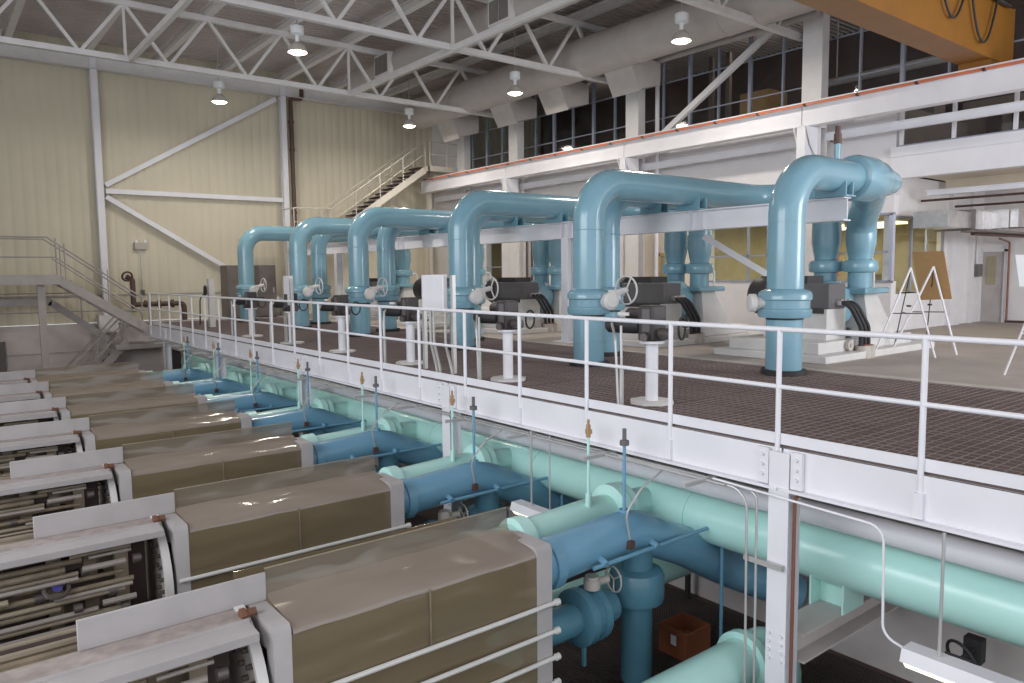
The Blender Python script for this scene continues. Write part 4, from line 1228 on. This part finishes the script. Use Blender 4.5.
part('terminal_cover', MB().box(ax - 0.125, ax - 0.118, ay - 0.07, ay + 0.05, 0.86, 1.13), MOTG, ac, label='grey violet cover')
part('cable_glands', MB().cyl((ax + 0.02, ay - 0.12, 0.84), (ax + 0.02, ay - 0.28, 0.84), 0.07, 10).cyl((ax - 0.13, ay - 0.02, 0.80), (ax - 0.20, ay - 0.04, 0.80), 0.05, 10), BOLTM, ac)
part('name_plate', MB().box(ax - 0.19, ax - 0.18, ay + 0.20, ay + 0.38, 1.045, 1.085), PEDW, ac, label='small white plate')
part('override_wheel', MB().torus((ax + 0.18, ay - 0.30, 0.90), (0.4, -1, 0), 0.13, 0.014, 20, 6), BLACKR, ac)
part('feed_hose', MB().tube([(ax - 0.25, ay + 0.42, 0.95), (ax - 0.42, ay + 0.2, 0.80), (ax - 0.45, ay + 0.12, 0.0)], 0.016, 8, bend=0.15), GALV, va)
part('feed_conduit', MB().cyl((ax - 0.5, ay + 0.02, 0.0), (ax - 0.5, ay + 0.02, 0.45), 0.025, 8).cyl((ax - 0.5, ay + 0.02, 0.45), (ax - 0.48, ay + 0.05, 0.95), 0.015, 8), GALV, va)
ALAB = ['white post stand with dark valve actuator, nearest of those behind the railing', 'second white post stand with dark actuator behind the railing', 'third white post stand with dark actuator behind the railing, left of the white cabinet',
        'fourth white post stand with dark actuator behind the railing', 'fifth white post stand with dark actuator behind the railing', 'farthest white post stand with dark actuator behind the railing']
va['label'] = ALAB[0]
for i, dy in enumerate((2.70, 5.5, 8.25, 10.9, 13.6)):
    dup(va, (-0.08, dy, 0), ALAB[i + 1])

# control cabinets
wc = thing('control_cabinet', 'white control cabinet on thin posts behind the deck railing', 'cabinet', (6.5, 10.2, 0))
part('body', MB().box(6.42, 6.50, 9.90, 10.54, 1.0, 1.56), SIDEW, wc, bevel=0.01)
part('door', MB().box(6.405, 6.42, 9.93, 10.51, 1.02, 1.54), WHITE2, wc)
part('post', MB().box(6.5, 6.56, 9.76, 9.82, 0, 1.55), GALV, wc)
part('post', MB().box(6.5, 6.56, 10.62, 10.68, 0, 1.55), GALV, wc)
for yy in (10.42, 10.32, 9.98):
    part('conduit', MB().tube([(6.5, yy, 0.98), (6.5, yy, 0.45), (6.42, yy - 0.28, 0.1), (6.42, yy - 0.3, 0)], 0.022, 8, bend=0.15), GALV, wc)
wc2 = thing('narrow_cabinet', 'narrow white cabinet seen edge on among the far blue pipes', 'cabinet', (6.7, 16.8, 0))
part('body', MB().box(6.60, 6.70, 16.62, 16.95, 0.9, 1.57), WHITE2, wc2)
part('post', MB().box(6.6, 6.66, 16.55, 16.61, 0, 1.5), GALV, wc2)
part('post', MB().box(6.6, 6.66, 16.96, 17.02, 0, 1.5), GALV, wc2)
for i, (xa, xb, lb) in enumerate(((8.95, 9.45, 'left of the farthest blue pipe'), (10.1, 10.8, 'right of the farthest blue pipe'))):
    gc = thing('grey_cabinet', 'tall brown grey electrical cabinet %s' % lb, 'cabinet', ((xa + xb) / 2, 28.6, 0), 'tall grey cabinets')
    part('body', MB().box(xa, xb, 28.5, 29.3, 0.05, 2.0), CABG, gc, bevel=0.01)
    part('door', MB().box(xa + 0.03, xb - 0.03, 28.47, 28.5, 0.12, 1.95), CABG, gc)
    part('handle', MB().box(xb - 0.14, xb - 0.1, 28.44, 28.47, 0.95, 1.15), GALV, gc)
    part('base', MB().box(xa + .02, xb - .02, 28.52, 29.28, 0.0, 0.05), MOTD, gc)
wpst = thing('white_pillar_box', 'pale pillar box standing by the far end of the railing', 'post', (7.1, 24.3, 0))
part('shaft', MB().box(7.03, 7.2, 24.22, 24.4, 0, 1.5), PEDW, wpst)
part('hose', MB().tube([(6.95, 24.3, 1.1), (6.75, 24.2, 0.9), (6.72, 24.2, 0.1)], 0.02, 8, bend=0.2), BLACKR, wpst)
part('wheel', MB().torus((6.9, 24.15, 1.15), (1, -0.5, 0), 0.14, 0.03, 18, 6), BLACKR, wpst)

# ================================================================= EASELS
def leg(b, a, c, r=0.014):
    b.cyl(a, c, r, 8)
    return b


def easel(top, feet, back, zc, label):
    t = thing('display_easel', label, 'easel', (top[0], top[1], 0), 'folding easels')
    for f in feet:
        part('leg', MB().cyl((f[0], f[1], 0), top, 0.018, 10), EASEL, t)
    part('rear_leg', MB().cyl((back[0], back[1], 0), (top[0], top[1], top[2] - 0.05), 0.010, 8), MOTD, t)
    a = [V((f[0], f[1], 0)).lerp(V(top), zc / top[2]) for f in feet]
    part('cross_bar', MB().cyl(a[0], a[1], 0.010, 8), BOLTM, t)
    bkp = V((back[0], back[1], 0)).lerp(V(top), zc / top[2])
    part('brace_bar', MB().cyl((a[0] + a[1]) / 2, bkp, 0.008, 8), BOLTM, t)
    part('clip', MB().box((a[0].x + a[1].x) / 2 - 0.04, (a[0].x + a[1].x) / 2 + 0.04, (a[0].y + a[1].y) / 2 - 0.05, (a[0].y + a[1].y) / 2, zc + 0.12, zc + 0.15), BLACKR, t)
    return t


easel((14.15, 6.25, 1.60), ((13.44, 6.54), (14.05, 5.73)), (14.55, 6.70), 0.78, 'white folding easel on the left, standing empty')
easel((14.85, 6.15, 1.62), ((14.30, 6.62), (14.83, 5.68)), (15.35, 6.45), 0.78, 'white folding easel on the right, in front of the brown board')
bd = MB()
c0, c1 = V((14.66, 6.62, 0)), V((15.35, 5.83, 0))
dxy = (c1 - c0).normalized()
tl, trr = V((15.05, 6.635, 1.907)), V((15.05, 6.06, 1.907))
bl, br = V((14.93, 6.385, 0.99)), V((14.93, 5.84, 1.02))
nrm = (trr - tl).cross(bl - tl).normalized() * 0.012
bd.add([tl - nrm, trr - nrm, br - nrm, bl - nrm, tl + nrm, trr + nrm, br + nrm, bl + nrm], [(0, 1, 2, 3), (7, 6, 5, 4), (0, 4, 5, 1), (1, 5, 6, 2), (2, 6, 7, 3), (3, 7, 4, 0)])
solo('brown_display_board', bd, CORK, 'plain brown board leaning on the right easel', 'board')
e3 = thing('display_easel', 'white folding easel cut off by the right edge, holding a white card', 'easel', (12.6, 4.1, 0), 'folding easels')
part('leg', MB().cyl((12.47, 4.12, 0), (12.75, 3.72, 1.6), 0.016, 8), EASEL, e3)
part('leg', MB().cyl((12.75, 3.3, 0), (12.75, 3.72, 1.6), 0.016, 8), EASEL, e3)
part('rear_leg', MB().cyl((13.3, 3.9, 0), (12.75, 3.72, 1.55), 0.010, 8), MOTD, e3)
part('cross_bar', MB().cyl((12.58, 3.97, 0.62), (12.75, 3.46, 0.62), 0.012, 8), EASEL, e3)
wb = MB()
tl, trr, bl, br = V((12.55, 4.08, 1.76)), V((12.85, 3.4, 1.76)), V((12.50, 3.99, 1.30)), V((12.80, 3.31, 1.30))
nrm = V((0.01, 0.004, -0.003))
wb.add([tl - nrm, trr - nrm, br - nrm, bl - nrm, tl + nrm, trr + nrm, br + nrm, bl + nrm], [(0, 1, 2, 3), (7, 6, 5, 4), (0, 4, 5, 1), (1, 5, 6, 2), (2, 6, 7, 3), (3, 7, 4, 0)])
solo('white_display_card', wb, PAPER, 'white card on the easel at the right edge', 'board')

# ================================================================= RECESS DETAILS
ad = thing('silver_air_duct', 'shiny silver air duct under the mezzanine', 'duct', (21.5, 8.0, 2.6))
part('duct_run', MB().box(19.5, 20.9, 7.8, 8.6, 2.60, 3.0).box(20.96, 22.1, 7.75, 8.6, 2.58, 3.04), ALU, ad)
part('duct_joint', MB().box(20.9, 20.96, 7.72, 8.65, 2.55, 3.07), GRILL, ad)
part('duct_end', MB().box(22.1, 22.5, 7.5, 8.5, 2.62, 3.1).box(22.55, 23.4, 7.3, 8.2, 2.66, 3.14), ALU, ad)
part('seam', MB().box(21.5, 21.53, 7.73, 8.6, 2.57, 3.05), ALU, ad)
solo('dark_ceiling_pipe', MB().tube([(21.0, 7.8, 2.47), (24.6, 7.6, 2.47)], 0.05, 8), BROWNP, 'dark pipe below the silver duct', 'pipe')
tray2 = solo('recess_cable_shelf', MB().box(20.8, 24.0, 7.4, 8.0, 2.50, 2.55), GRILL, 'grey shelf tray hanging under the silver duct', 'tray')
solo('copper_drop', MB().tube([(23.4, 8.0, 2.40), (24.9, 8.25, 2.34), (24.92, 8.25, 0.05)], 0.028, 8, bend=0.08), COPPER, 'thin copper pipe dropping beside the recess door', 'pipe')
solo('under_mezzanine_beam', MB().ibeam((20.0, 8.5, 3.48), (20.0, -2, 3.48), 0.13, 0.14), WHITE, 'bright white beam under the mezzanine at right', 'beam')
solo('second_mezzanine_beam', MB().ibeam((21.8, 8.8, 3.8), (21.8, -2, 3.8), 0.3, 0.16), CREAM, 'tan beam tucked under the mezzanine slab', 'beam')
for k, (xx, yy, z) in enumerate(((20.6, 8.6, 3.35), (22.6, 8.4, 3.3))):
    solo('brown_ceiling_conduit', MB().cyl((xx, 8.9, z), (xx + 0.4, -1, z), 0.03, 8), BROWNP, 'dark conduit under the mezzanine, %s' % ['front one', 'back one'][k], 'conduit')
rb = thing('blue_pipe_cluster', 'dim blue pipe and fittings under the mezzanine at right edge', 'pipe', (24.0, 7.4, 2.5))
part('pipe', MB().cyl((24.0, 7.45, 2.55), (24.0, 7.45, 3.6), 0.07, 10), TEAL, rb)
part('fitting', MB().cyl((24.3, 7.2, 2.75), (24.3, 7.2, 3.2), 0.13, 10).box(23.9, 24.5, 7.1, 7.3, 2.55, 2.65), STACKL, rb)
part('red_valve', MB().box(24.1, 24.3, 6.9, 7.0, 2.42, 2.52), COPPER, rb)
sb = thing('wall_switch_box', 'grey switch box with conduit beside the recess door', 'box', (24.55, 8.95, 1.3))
part('box', MB().box(24.4, 24.72, 8.86, 9.0, 1.35, 1.72), GRILL, sb)
part('conduit', MB().cyl((24.5, 8.95, 1.72), (24.5, 8.95, 2.6), 0.03, 8), SIDEW, sb)
rf = thing('red_framed_notice', 'white notice in a red frame behind the nearest pipe', 'sign', (18.9, 10.4, 1.9))
part('frame', MB().box(18.92, 18.95, 10.2, 10.55, 1.85, 2.5), RED, rf)
part('sheet', MB().box(18.905, 18.92, 10.24, 10.51, 1.9, 2.45), PAPER, rf)
# yellow room contents
for k, (xa, xb, ya, yb) in enumerate(((20.0, 20.5, 10.9, 12.9), (20.3, 20.9, 9.35, 10.3), (21.8, 22.3, 10.4, 13.6))):
    f = thing('ceiling_tube_light', 'lit tube light in the yellow room, %s' % ['left one', 'right one', 'back one'][k], 'lamp', ((xa + xb) / 2, (ya + yb) / 2, 2.9), 'tube lights of the yellow room')
    part('lens', MB().box(xa, xb, ya, yb, 2.80, 2.86), YTUBE, f)
    part('housing', MB().box(xa - 0.02, xb + 0.02, ya, yb, 2.86, 2.92), PAPER, f)
    l = bpy.data.lights.new('tube_light', 'AREA')
    l.shape = 'RECTANGLE'
    l.size, l.size_y = 0.25, 1.5
    l.energy = 32
    l.color = (1.0, 0.88, 0.55)
    o = bpy.data.objects.new('tube_light', l)
    C.objects.link(o)
    o.location = (0, 0, -0.12)
    o.parent = f
l = bpy.data.lights.new('dim_room_light', 'POINT')
l.energy = 12
l.color = (1, 0.85, 0.5)
o = bpy.data.objects.new('dim_room_light', l)
C.objects.link(o)
o.location = (20.3, 26.3, 2.6)
yr = thing('yellow_room_bench', 'low bench with red tools inside the yellow room', 'bench', (22.5, 12.0, 0))
part('bench', MB().box(22.3, 23.2, 11.0, 14.0, 0.0, 1.45), STACKL, yr)
part('red_tool', MB().box(22.4, 22.7, 12.2, 12.5, 1.45, 1.65), RED, yr)
solo('yellow_room_partition', MB().box(21.0, 21.1, 10.8, 11.0, 0, 3.1).box(21.0, 21.1, 13.2, 13.5, 0, 3.1), CREAM, 'pale posts inside the yellow room', 'partition')
for yy in (8.0, 15.0, 22.0):  # added fill points that lift the darkness behind the clerestory glass
    l = bpy.data.lights.new('upper_room_fill', 'POINT')
    l.energy = 22
    l.shadow_soft_size = 0.3
    l.color = (1, 0.85, 0.75)
    o = bpy.data.objects.new('upper_room_fill', l)
    C.objects.link(o)
    o.location = (22.5, yy, 9.0)
# brown pipes on the side wall
for k in range(3):
    solo('brown_wall_pipe', MB().cyl((WX - 0.06, 23.4 - 0.31 * k, 0.8), (WX - 0.06, 23.4 - 0.31 * k, 3.3), 0.035, 8), BROWNP,
         'dark vertical pipe on the cream side wall, %s of three' % ['left', 'middle', 'right'][k], 'pipe', 'brown wall pipes')
lsw = solo('light_switch', MB().box(WX - 0.05, WX - 0.012, 17.5, 17.74, 1.7, 1.84), CABG, 'small dark switch plate on the cream wall', 'switch')

# ================================================================= STAIRS
# upper right stair to the landing
us = thing('upper_stair', 'pale steel stair with dark treads climbing to the upper landing', 'stair', (15, 28.5, 3.2))
A, B = V((12.9, 28.0, 3.15)), V((17.3, 28.0, 6.2))
for yy in (27.9, 28.9):
    part('stringer', MB().bar((A.x, yy, A.z - 0.05), (B.x, yy, B.z - 0.12), 0.06, 0.26), UPST, us)
n = 16
for k in range(n):
    p = A.lerp(B, (k + 0.5) / n)
    part('tread', MB().box(p.x - 0.15, p.x + 0.14, 27.93, 28.87, p.z + 0.02, p.z + 0.06), TREAD, us)
for yy in (27.9, 28.9):
    part('handrail', MB().cyl((A.x, yy, A.z + 1.05), (B.x, yy, B.z + 1.05), 0.025, 8).cyl((A.x, yy, A.z + 0.55), (B.x, yy, B.z + 0.55), 0.02, 8), UPST, us)
    for k in range(5):
        p = A.lerp(B, k / 4)
        part('baluster', MB().cyl((p.x, yy, p.z), (p.x, yy, p.z + 1.05), 0.022, 8), UPST, us)
ld = thing('upper_landing', 'pale steel landing at the head of the upper stair', 'platform', (18.0, 28.5, 6.0))
part('deck_plate', MB().box(17.3, 19.0, 27.6, 29.3, 6.12, 6.2), UPST, ld)
part('edge_channel', MB().box(17.25, 19.0, 27.55, 27.6, 5.98, 6.2).box(17.25, 17.3, 27.55, 29.3, 5.98, 6.2), UPST, ld)
part('guard_rail', MB().cyl((17.35, 27.6, 7.2), (18.9, 27.6, 7.2), 0.022, 8).cyl((17.35, 27.6, 6.7), (18.9, 27.6, 6.7), 0.02, 8).cyl((17.35, 27.6, 6.2), (17.35, 27.6, 7.2), 0.025, 8).cyl((18.2, 27.6, 6.2), (18.2, 27.6, 7.2), 0.022, 8), UPST, ld)
part('post', MB().box(18.0, 18.15, 28.8, 29.0, 0, 6.12), UPST, ld)
ml = thing('middle_landing', 'small landing with railing at the foot of the upper stair', 'platform', (12.2, 28.5, 3.0))
part('deck_plate', MB().box(11.3, 13.0, 27.8, 29.2, 3.02, 3.15), UPST, ml)
for xx in (11.4, 12.85):
    part('post', MB().box(xx - .05, xx + .05, 28.9, 29.0, 0, 3.02), UPST, ml)
part('guard_rail', MB().cyl((11.35, 27.85, 4.17), (13.0, 27.85, 4.22), 0.025, 8).cyl((11.35, 27.85, 3.65), (13.0, 27.85, 3.67), 0.02, 8).cyl((11.35, 27.85, 3.15), (11.35, 27.85, 4.17), 0.022, 8)
     .cyl((11.9, 27.85, 3.15), (11.9, 27.85, 4.19), 0.02, 8).cyl((12.5, 27.85, 3.15), (12.5, 27.85, 4.2), 0.02, 8).cyl((11.35, 27.85, 4.17), (11.35, 29.15, 4.17), 0.022, 8), UPST, ml)

# left stair: platform, flight down to the deck end
lst = thing('left_stair', 'grey steel stair from the left platform down to the deck', 'stair', (4.8, 28.0, 0.7))
A, B = V((3.50, 27.6, 1.60)), V((6.15, 27.6, -0.22))
for yy in (27.6, 28.6):
    part('stringer', MB().bar((A.x - 0.05, yy, A.z - 0.08), (B.x, yy, B.z - 0.08), 0.06, 0.28), STAIRG, lst)
for k in range(9):
    p = A.lerp(B, (k + 0.5) / 9)
    part('tread', MB().box(p.x - 0.14, p.x + 0.14, 27.63, 28.57, p.z - 0.04, p.z), TREAD, lst)
for yy in (27.6, 28.6):
    part('handrail', MB().tube([(3.2, yy, 2.84), (B.x - 0.3, yy, B.z + 1.1)], 0.026, 8).tube([(3.4, yy, 2.22), (B.x - 0.3, yy, B.z + 0.6)], 0.022, 8), STAIRG, lst)
    for k in (0.05, 0.5, 0.95):
        p = A.lerp(B, k)
        part('baluster', MB().cyl((p.x, yy, p.z), (p.x, yy, p.z + 1.15), 0.02, 8), STAIRG, lst)
pl = thing('left_platform', 'grey steel platform on posts at the left edge', 'platform', (1, 28.1, LZ))
part('deck_plate', MB().box(-6, 3.5, 27.55, 28.65, 1.60, 1.70), STAIRG, pl)
part('edge_channel', MB().box(-6, 3.5, 27.5, 27.55, 1.38, 1.66), STAIRG, pl)
part('guard_rail', MB().cyl((-6, 27.6, 2.84), (3.2, 27.6, 2.86), 0.026, 8).cyl((-6, 27.6, 2.24), (3.4, 27.6, 2.24), 0.022, 8).cyl((-6, 28.6, 2.84), (3.2, 28.6, 2.84), 0.022, 8), STAIRG, pl)
for xx in (3.4, 1.0, -1.5):
    part('rail_post', MB().cyl((xx, 27.6, 1.7), (xx, 27.6, 2.84), 0.024, 8), STAIRG, pl)
for xx in (2.95, 0.75):
    part('leg', MB().ibeam((xx, 27.8, LZ), (xx, 27.8, 1.4), 0.2, 0.2, 0.02, upv=(0, 1, 0)), STAIRG, pl)
# lower zigzag stair
ls2 = thing('lower_stair', 'grey stair with railings running under the left platform to the lower floor', 'stair', (4.5, 28.8, LZ))
part('upper_stringer', MB().bar((-6, 28.9, 0.80), (3.35, 28.9, 0.80), 0.08, 0.22).bar((3.3, 28.9, 0.80), (5.2, 28.9, -0.75), 0.08, 0.22), STAIRG, ls2)
part('landing', MB().box(5.0, 6.7, 27.9, 29.2, -0.85, -0.68), STAIRG, ls2)
part('lower_stringer', MB().bar((5.4, 28.2, -0.6), (3.3, 28.2, -2.9), 0.08, 0.24).bar((5.4, 29.1, -0.6), (3.3, 29.1, -2.9), 0.08, 0.24), STAIRG, ls2)
for k in range(11):
    p = V((5.35, 28.6, -0.8)).lerp(V((3.3, 28.6, -2.95)), (k + .5) / 11)
    part('tread', MB().box(p.x - 0.12, p.x + 0.12, 28.24, 29.06, p.z, p.z + 0.04), TREAD, ls2)
rr_ = MB()
for yy in (28.2, 29.1):
    rr_.tube([(6.4, yy, 0.5), (5.4, yy, 0.42), (3.6, yy, -1.5), (2.6, yy, -1.6)], 0.024, 8, bend=0.1)
    rr_.tube([(6.4, yy, 0.0), (5.4, yy, -0.1), (3.6, yy, -2.0)], 0.02, 8, bend=0.1)
    for t_ in (0.0, 0.5, 1.0):
        p = V((5.4, yy, -0.6)).lerp(V((3.6, yy, -2.55)), t_)
        rr_.cyl((p.x, yy, p.z), (p.x, yy, p.z + 1.05), 0.02, 8)
part('handrail', rr_, STAIRG, ls2)
part('back_handrail', MB().cyl((-6, 28.9, 1.12), (4.2, 28.9, 1.08), 0.02, 8).cyl((-6, 28.9, 0.5), (5.1, 28.9, 0.45), 0.02, 8).cyl((4.2, 28.9, 0.2), (4.2, 28.9, 1.08), 0.02, 8), STAIRG, ls2)
lwf = solo('landing_skirt_wall', MB().box(5.0, 6.7, 28.9, 29.2, LZ, -0.86), FARL, 'pale low wall under the stair landing', 'wall')
solo('doorway_shade_panel', MB().box(6.72, 7.2, 28.5, 28.56, LZ, -0.85), MOTD, 'dark panel painted as doorway shade below the far end of the deck', 'doorway')  # flat dark sheet, its colour stands for the shade inside a doorway
solo('small_wall_panel', MB().box(1.6, 2.05, FY - 0.22, FY - 0.12, -1.6, -0.5), CABG, 'brown panel on the lower far wall at the left edge', 'panel')
